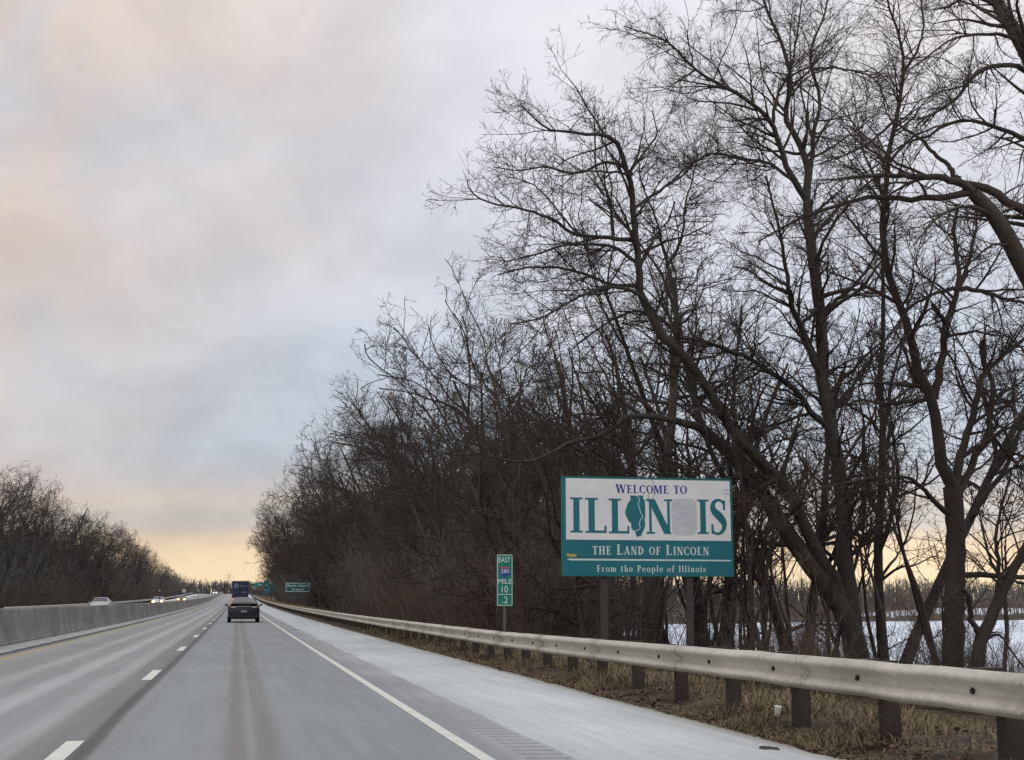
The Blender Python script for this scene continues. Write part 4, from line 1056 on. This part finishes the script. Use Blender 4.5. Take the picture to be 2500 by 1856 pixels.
# ------------------------------------------------------------------ the mile marker
MY = 35.0
a = P(1213, 1410, MY); b = P(1251.5, 1410, MY); ztop = P(1232, 1353.5, MY)[2]; zbot = P(1232, 1480, MY)[2]
mcx = (a[0]+b[0])/2; mw = b[0]-a[0]; gbz = gzz(mcx, MY)
mm = empty('mile_marker', (mcx, MY, gbz), 'narrow green East mile 10 point 2 marker with route shield on a single steel post', 'sign')
M_green = mat('green_sign_sheeting', (.003, .20, .165), .45, noise=[(3, .06, 4)])
M_lt = mat('reflective_white', (.72, .82, .80), .5)
def mx(u): return (u-.5)*mw
def mz(v): return ztop - gbz - v*(ztop-zbot)
MB().box(mx(0), mx(1), -.004, .004, mz(1), mz(0)).build('panel', M_green, mm)
bw = .03*mw/ mw
fr = MB(); e_ = .035
fr.box(mx(.02), mx(.98), -.0075, -.0045, mz(.02), mz(.02-.011)).box(mx(.02), mx(.98), -.0075, -.0045, mz(.99), mz(.979))
fr.box(mx(.02), mx(.02+e_), -.0075, -.0045, mz(.978), mz(.021)).box(mx(.98-e_), mx(.98), -.0075, -.0045, mz(.978), mz(.021))
fr.build('border', M_lt, mm)
MB().box(mx(.06), mx(.94), -.0075, -.0045, mz(.781), mz(.769)).build('rule_line', M_lt, mm)
for tx, u0, u1, v0, v1 in (('EAST', .11, .86, .055, .155), ('MILE', .08, .92, .478, .572), ('10', .31, .70, .612, .738), ('.2', .34, .68, .815, .945)):
    link('lettering', stretch_mesh(text_mesh(tx, .2), mx(u0), mx(u1), mz(v1), mz(v0), -.0048), M_lt, mm)
M_ib = mat('shield_blue', (.02, .06, .36), .5); M_ir = mat('shield_red', (.42, .10, .12), .5)
shp = [(.22, .245), (.80, .245), (.84, .30), (.83, .36), (.74, .405), (.62, .432), (.51, .448), (.40, .432), (.28, .405), (.19, .36), (.18, .30)]
MB().prism([(mx(u), mz(v)) for u, v in shp], -.007, -.0045).build('route_shield', M_ib, mm)
MB().prism([(mx(u), mz(v)) for u, v in [(.22, .243), (.80, .243), (.83, .278), (.19, .278)]], -.0085, -.0072).build('shield_band', M_ir, mm)
link('lettering', stretch_mesh(text_mesh('280', .2), mx(.25), mx(.77), mz(.362), mz(.292), -.0073), M_lt, mm)
MB().prism([(-.03, .006), (.03, .006), (.034, .03), (.018, .04), (.014, .016), (-.014, .016), (-.018, .04), (-.034, .03)], -.5, mz(.05), axis='z').build('post', mat('green_grey_steel_post', (.13, .13, .12), .6, metal=.3), mm)

# ------------------------------------------------------------------ the signs down the road
def road_sign(name, label, px0, px1, py0, py1, Y, m, lines=(), posts=(.2, .8), border=True, extra=None):
    a = P(px0, (py0+py1)/2, Y); b = P(px1, (py0+py1)/2, Y); zt_ = P((px0+px1)/2, py0, Y)[2]; zb_ = P((px0+px1)/2, py1, Y)[2]
    cx = (a[0]+b[0])/2; w = b[0]-a[0]; h = zt_-zb_; g0 = gzz(cx, Y)
    root = empty(name, (cx, Y, g0), label, 'sign')
    X = lambda u: (u-.5)*w; Zz = lambda v: zt_-g0 - v*h
    MB().box(X(0), X(1), -.02, .02, Zz(1), Zz(0)).build('panel', m, root)
    if border:
        t = .06; f = MB()
        f.box(X(0)+.03, X(1)-.03, -.034, -.0205, Zz(0)-.03-t, Zz(0)-.03).box(X(0)+.03, X(1)-.03, -.034, -.0205, Zz(1)+.03, Zz(1)+.03+t)
        f.box(X(0)+.03, X(0)+.03+t, -.034, -.0205, Zz(1)+.031+t, Zz(0)-.031-t).box(X(1)-.03-t, X(1)-.03, -.034, -.0205, Zz(1)+.031+t, Zz(0)-.031-t)
        f.build('border', M_lt, root)
    for tx, u0, u1, v0, v1 in lines:
        if tx: link('lettering', stretch_mesh(text_mesh(tx, .4, .004), X(u0), X(u1), Zz(v1), Zz(v0), -.022), M_lt, root)
        else: MB().box(X(u0), X(u1), -.03, -.0205, Zz(v1), Zz(v0)).build('faded_line', M_lt, root)
    for u in posts:
        MB().box(X(u)-.07, X(u)+.07, .022, .16, -.5, Zz(.04)).build('post', M_spost, root)
    return root, X, Zz
M_green2 = mat('guide_sign_green', (.003, .125, .105), .5, noise=[(.6, .08, 3)])
M_teal2 = mat('guide_sign_teal', (.004, .19, .20), .5, noise=[(.6, .08, 3)])
M_dull = mat('dull_sign_back', (.06, .065, .06), .7, noise=[(1.2, .3, 4)])
M_brownsign = mat('brown_sign', (.16, .07, .035), .6)
r_, X_, Z_ = road_sign('guide_sign', 'green Rock Island Arsenal guide sign with a dull panel hung beneath', 697, 757, 1423, 1445.5, 175, M_green2,
    (('Rock Island', .08, .92, .16, .44), ('Arsenal', .25, .75, .58, .84)), (.12, .88))
MB().box(X_(.08), X_(.84), -.015, .015, Z_(1.95), Z_(1.06)).build('lower_panel', M_dull, r_)
for i, (u0, u1, v0, v1) in enumerate(((.17, .22, 1.13, 1.3), (.30, .42, 1.18, 1.3), (.46, .70, 1.18, 1.3))):
    MB().box(X_(u0), X_(u1), -.02, -.0155, Z_(v1), Z_(v0)).build('faded_line', M_spost, r_)
MB().box(X_(.02), X_(.34), -.015, .015, Z_(-.06), Z_(-.36)).build('upper_plate', mat('dark_red_plate', (.06, .03, .028), .7), r_)
road_sign('guide_sign', 'tall teal guide sign standing where the woods end beside the shoulder', 644, 671, 1417, 1448, 300, M_teal2,
    ((None, .06, .45, .36, .41), (None, .40, .85, .56, .61), (None, .1, .5, .74, .77), (None, .5, .75, .1, .26)), (.3, .72), border=False)
road_sign('guide_sign', 'bright green sign beyond the tall teal guide sign', 621, 645, 1423, 1437, 430, M_teal2, ((None, .3, .8, .3, .38),), (.15, .85), border=False)
road_sign('brown_sign', 'brown panel sign below the bright green sign', 628, 642, 1432, 1443, 410, M_brownsign, (), (.5,), border=False)

# small posts beyond the opposite carriageway
def small_post(px, py0, py1, Y, head, label):
    x = PX(px, Y); zt_ = P(px, py0, Y)[2]; g0 = gzz(x, Y)
    root = empty('roadside_marker', (x, Y, g0), label, 'marker')
    MB().box(-.05, .05, -.05, .05, -.4, zt_-g0).build('post', M_spost, root)
    MB().box(-head, head, -.075, -.055, zt_-g0-head*2.2, zt_-g0).build('plate', mat('pale_plate', (.5, .5, .48), .6), root)
small_post(388, 1440, 1458, 205, .10, 'thin pale marker post beyond the opposite guardrail')
small_post(448, 1438, 1446, 330, .38, 'small pale square plate on a post beyond the opposite guardrail')
small_post(483, 1440, 1450, 420, .2, 'narrow pale marker far along the opposite guardrail')

# power pylon on the horizon
def pylon(px, py, Y, label):
    x = PX(px, Y); zt_ = P(px, py, Y)[2]; g0 = 5.0; h = zt_-g0
    root = empty('power_pylon', (x, Y, g0), label, 'pylon'); m = mat('pylon_steel', (.22, .2, .2), .7)
    leg = MB()
    for sx in (-1, 1):
        for sy in (-1, 1): leg.cyl((sx*2.2, sy*2.2, -1), (sx*.35, sy*.35, h), .09, n=4)
    leg.build('tower_legs', m, root)
    br = MB()
    for i in range(6):
        z0, z1 = h*i/6, h*(i+1)/6; w0 = 2.2-(1.85)*i/6; w1 = 2.2-1.85*(i+1)/6
        for sy in (-1, 1):
            br.cyl((-w0, sy*w0, z0), (w1, sy*w1, z1), .045, n=4); br.cyl((w0, sy*w0, z0), (-w1, sy*w1, z1), .045, n=4)
    br.build('bracing', m, root)
    for v, w_ in ((.70, 3.4), (.84, 4.2), (.97, 3.0)): MB().box(-w_, w_, -.1, .1, h*v-.08, h*v+.08).build('crossarm', m, root)
pylon(557.5, 1402, 1050, 'lattice power pylon rising over the horizon woods')

# ------------------------------------------------------------------ vehicles
M_tyre = mat('tyre_rubber', (.015, .015, .016), .85); M_rim = mat('alloy_rim', (.25, .25, .26), .4, metal=.7)
M_glass = mat('car_glass', (.03, .04, .05), .08, spec=.8)
M_tail = mat('tail_lamp', (.14, .07, .07), .25); M_clear = mat('clear_lamp', (.42, .42, .40), .25)
M_black = mat('black_trim', (.012, .012, .014), .6); M_plate = mat('number_plate', (.26, .26, .28), .5)
M_headlamp = mat('lit_headlamp', (.9, .8, .6), .3, emit=((1.0, .45, .09), 9.0))
M_headlamp2 = mat('lit_white_headlamp', (.9, .9, .8), .3, emit=((1.0, .86, .62), 5.0))
ST = [(-2.33, .70, .60, .60, .80, .44), (-2.29, .80, .76, .68, .92, .34), (-2.16, .87, .90, .73, 1.02, .27), (-1.85, .905, .94, .70, 1.09, .22), (-.95, .91, .94, .55, 1.38, .20), (-.1, .90, .94, .595, 1.42, .2),
      (.45, .90, .94, .59, 1.39, .2), (1.25, .90, .92, .76, 1.03, .2), (1.9, .88, .86, .72, .93, .2), (2.25, .80, .74, .62, .80, .24), (2.36, .70, .6, .55, .66, .32)]
def section(st, glass=0.0):
    y, w, zb_, xr, zr, z0 = st
    return [(0, y, z0), (.78*w, y, z0), (.97*w, y, z0+.10), (w, y, (z0+zb_)/2+.03), (.975*w, y, zb_), (xr, y, zr-.015), (xr*.55, y, zr+.018), (0, y, zr+.03)]
def make_car(name, label, m_body, loc, rz, head=None, tail=True, scale=(1, 1, 1), mirrors=True):
    root = empty(name, loc, label, 'car', rot=(slope(loc[1])*(1 if abs(rz) < 1 else -1), 0, rz)); root.scale = scale
    sec = [section(s) for s in ST]; rings = []
    for s in sec: rings.append(s + [(-p[0], p[1], p[2]) for p in s[-2:0:-1]])
    n = len(rings[0]); mb = MB(); v = [p for r in rings for p in r]; f = []
    for i in range(len(rings)-1):
        for j in range(n): f.append((i*n+j, i*n+(j+1) % n, (i+1)*n+(j+1) % n, (i+1)*n+j))
    f.append(tuple(range(n))); f.append(tuple(range((len(rings)-1)*n, len(rings)*n)))
    mb.poly(v, f)
    body = mb.build('body', m_body, root, smooth=True)
    body.data.set_sharp_from_angle(angle=R(38)) if hasattr(body.data, 'set_sharp_from_angle') else None
    def patch(nm, a, b, c, d, off, m=M_glass, inset=.08):
        P4 = [Vector(p) for p in (a, b, c, d)]; cen = sum(P4, Vector())/4; P4 = [p.lerp(cen, inset) + Vector(off) for p in P4]
        return MB().poly([p for p in P4] + [p - Vector(off)*.9 for p in P4], [(0, 1, 2, 3), (4, 5, 6, 7), (0, 1, 5, 4), (1, 2, 6, 5), (2, 3, 7, 6), (3, 0, 4, 7)]).build(nm, m, root)
    mir = lambda p: (-p[0], p[1], p[2])
    # rear window and windscreen follow the crowned surface: three strips each
    for nm, i0, i1, off in (('rear_window', 3, 4, (0, -.008, .016)), ('windscreen', 7, 6, (0, .008, .016))):
        A, B = sec[i0], sec[i1]; w = MB(); rowa = [A[5], A[6], A[7], mir(A[6]), mir(A[5])]; rowb = [B[5], B[6], B[7], mir(B[6]), mir(B[5])]
        def lp(p, q, t): return tuple(Vector(p).lerp(Vector(q), t) + Vector(off))
        ra = [lp(p, q, .06) for p, q in zip(rowa, rowb)]; rb = [lp(p, q, .94) for p, q in zip(rowa, rowb)]
        sh = lambda p: (p[0]*.93, p[1], p[2])
        ra = [sh(p) for p in ra]; rb = [sh(p) for p in rb]
        w.poly(ra+rb, [(i, i+1, 6+i, 5+i) for i in range(4)]); w.build(nm, M_glass, root)
    for sx in (1, -1):
        q = (lambda p: p) if sx > 0 else mir
        patch('side_window', q(sec[3][4]), q(sec[4][4]), q(sec[4][5]), q(sec[3][5]), (sx*.012, 0, .004), inset=.14)
        patch('side_window', q(sec[4][4]), q(sec[5][4]), q(sec[5][5]), q(sec[4][5]), (sx*.012, 0, .004))
        patch('side_window', q(sec[5][4]), q(sec[6][4]), q(sec[6][5]), q(sec[5][5]), (sx*.012, 0, .004))
        for wy in (-1.42, 1.42):
            t = MB().cyl((sx*.70, wy, .32), (sx*.905, wy, .32), .32, n=24).build('wheel', M_tyre, root)
            MB().cyl((sx*.90, wy, .32), (sx*.912, wy, .32), .20, n=16).build('rim', M_rim, t)
        if mirrors:
            MB().prism([(sx*.90, .93), (sx*1.06, .95), (sx*1.09, 1.0), (sx*1.06, 1.06), (sx*.95, 1.05)], .62, .80).build('wing_mirror', m_body, root)
        tl = MB().prism([(sx*.42, .845), (sx*.80, .83), (sx*.85, .90), (sx*.80, .955), (sx*.44, .925)], -2.335, -2.15).build('tail_lamp', M_tail, root)
        MB().prism([(sx*.45, .855), (sx*.70, .848), (sx*.70, .935), (sx*.46, .915)], -2.343, -2.336).build('reversing_lamp', M_clear, tl)
        if head is not None:
            MB().prism([(sx*.40, .58), (sx*.78, .58), (sx*.82, .72), (sx*.72, .80), (sx*.44, .77)], 2.2, 2.40).build('headlamp', head, root)
    MB().box(-.42, .42, -2.334, -2.2, .885, .918).build('light_bar', mat('garnish_bar', (.10, .10, .13), .3), root)
    MB().box(-.76, .76, -2.30, -2.0, 1.045, 1.085).build('boot_spoiler', M_black, root)
    MB().box(-.17, .17, -2.345, -2.30, .60, .70).build('number_plate', M_plate, root)
    MB().prism([(-.72, .30), (.72, .30), (.78, .46), (-.78, .46)], -2.345, -2.1).build('rear_diffuser', M_black, root)
    MB().cyl((0, -.75, 1.40), (0, -.92, 1.50), .02, .008, n=6).build('roof_aerial', M_black, root)
    return root
M_navy = mat('dark_navy_paint', (.010, .011, .020), .32, coat=.15)
cy = 80.0
make_car('dark_sedan', 'dark navy sedan driving ahead behind the box trailer', M_navy, (PX(594.6, cy, 1510), cy+2.2, zz(cy)), 0.0)
M_silver = mat('silver_green_paint', (.42, .46, .45), .3, metal=.3); M_wpaint = mat('white_paint', (.6, .64, .64), .3, coat=.3); M_grey = mat('grey_paint', (.16, .155, .15), .3)
make_car('silver_car', 'pale silver car with its roof showing over the barrier, unlit', M_silver, (PX(247, 137), 137, zz(137)), math.pi, None, mirrors=True)
make_car('white_car', 'oncoming white car with one glowing headlamp over the barrier', M_wpaint, (PX(386, 214), 214, zz(214)), math.pi, M_headlamp, scale=(1, 1, 1))
make_car('grey_car', 'oncoming grey car with both headlamps glowing orange', M_grey, (PX(443, 285), 285, zz(285)), math.pi, M_headlamp)
make_car('far_car', 'farthest oncoming car with pale white headlamps', M_silver, (PX(524, 560), 560, zz(560)), math.pi, M_headlamp2)

# box trailer and its tractor
TY = 222.0
tx = PX(586, TY, 1470)
tk = empty('semi_truck', (tx, TY, zz(TY)), 'dark blue box trailer with a round pale emblem on its rear doors', 'truck', rot=(slope(TY), 0, 0))
M_tblue = mat('trailer_blue', (.015, .024, .055), .5, noise=[(.8, .15, 3)]); M_tframe = mat('trailer_frame', (.10, .10, .12), .5, metal=.3)
M_logo = mat('faded_emblem', (.24, .26, .33), .5)
box = MB().box(-1.28, 1.28, .06, 15.8, 1.12, 3.86).build('trailer_box', M_tblue, tk)
for sx in (-1, 1):
    d = MB().box(min(sx*.02, sx*1.20), max(sx*.02, sx*1.20), -.02, .058, 1.20, 3.76).build('rear_door', M_tblue, tk)
    for bx_ in (.38, .92): MB().cyl((sx*bx_, -.035, 1.22), (sx*bx_, -.035, 3.74), .018, n=8).build('lock_rod', M_tframe, d)
fr = MB().box(-1.30, -1.21, -.03, .055, 1.1, 3.88).box(1.21, 1.30, -.03, .055, 1.1, 3.88).box(-1.209, 1.209, -.03, .055, 3.77, 3.88).box(-1.209, 1.209, -.03, .055, 1.02, 1.19)
fr.build('door_frame', M_tframe, tk)
em = MB().cyl((-.66, -.045, 3.12), (-.66, -.022, 3.12), .37, n=24).build('emblem', M_logo, tk)
MB().prism([(-.86, 3.0), (-.62, 2.92), (-.50, 3.10), (-.60, 3.30), (-.78, 3.34), (-.72, 3.12)], -.052, -.0455).build('emblem_mark', M_tblue, em)
for x0, x1, z0, z1 in ((-.12, .10, 3.20, 3.27), (-.08, .50, 3.03, 3.13), (.52, 1.05, 2.99, 3.07), (-.95, -.45, 2.08, 2.13), (.15, .95, 2.06, 2.16)):
    MB().box(x0, x1, -.03, -.021, z0, z1).build('faded_line', M_logo, tk)
M_tl = mat('lit_tail_lamp', (.5, .03, .03), .3, emit=((1.0, .06, .05), 2.2))
for sx in (-1, 1):
    MB().box(sx*1.12-.15, sx*1.12+.15, -.06, -.031, 1.03, 1.17).build('tail_lamp', M_tl, tk)
    MB().box(sx*.92-.28, sx*.92+.28, .5, .52, .28, 1.0).build('mud_flap', M_black, tk)
    for wy in (1.2, 2.5, 13.2, 14.5):
        w = MB().cyl((sx*.72, wy, .51), (sx*1.24, wy, .51), .51, n=20).build('wheel', M_tyre, tk)
        MB().cyl((sx*1.235, wy, .51), (sx*1.25, wy, .51), .27, n=14).build('rim', M_rim, w)
MB().box(-1.1, 1.1, .02, .10, .52, .62).box(-.7, -.6, .02, .10, .62, 1.1).box(.6, .7, .02, .10, .62, 1.1).build('underride_guard', M_tframe, tk)
MB().box(-.55, .55, .3, 15.5, .95, 1.118).build('chassis_rail', M_tframe, tk)
MB().prism([(15.9, .9), (19.6, .9), (19.6, 1.9), (18.5, 2.1), (18.1, 2.9), (17.5, 3.7), (15.95, 3.95)], -1.15, 1.15, axis='x').build('cab', mat('tractor_white', (.45, .45, .46), .35), tk)
for sx in (-1, 1): MB().box(sx*1.42-.12, sx*1.42+.12, 17.7, 17.8, 2.0, 2.7).build('wing_mirror', M_black, tk)

# ------------------------------------------------------------------ small litter
cp = P(1898, 1778, F*1.3/(1778-VPY)); ccx, ccy = float(cp[0]), float(cp[1])
cup = MB().cyl((0, 0, 0), (0, 0, .10), .028, .04, n=14)
cup.build('paper_cup', mat('paper_white', (.72, .70, .64), .7), loc=(ccx, ccy, gzz(ccx, ccy)+.02), rot=(R(8), R(6), 0), label='white paper cup standing in the dirt below a guardrail post', cat='cup')
db = P(1876, 1833, F*1.29/(1833-VPY)); dxx, dyy = float(db[0]), float(db[1])
rg_ = random.Random(2); n_ = 14
pts = [(.075*(.6+.8*rg_.random())*math.cos(6.283*i/n_), .17*(.5+.9*rg_.random())*math.sin(6.283*i/n_)) for i in range(n_)]
top = [(.6*p[0]+.01, .6*p[1]) for p in pts]
MB().poly([(p[0], p[1], 0) for p in pts] + [(p[0], p[1], .008+.006*rg_.random()) for p in top], [(i, (i+1) % n_, n_+(i+1) % n_, n_+i) for i in range(n_)] + [tuple(range(n_, 2*n_))]).build(
    'rubber_scrap', mat('dark_scrap', (.04, .035, .03), .9, noise=(20, .4, 4)), loc=(dxx, dyy, zz(dyy) - .012*(dxx-2.2) + .003), label='dark flat scrap lying on the pale salted shoulder', cat='debris')

#print('unique tris', sum(sum(len(p.vertices)-2 for p in m.polygons) if len(m.polygons)<2000 else len(m.loops)//2 for m in bpy.data.meshes))
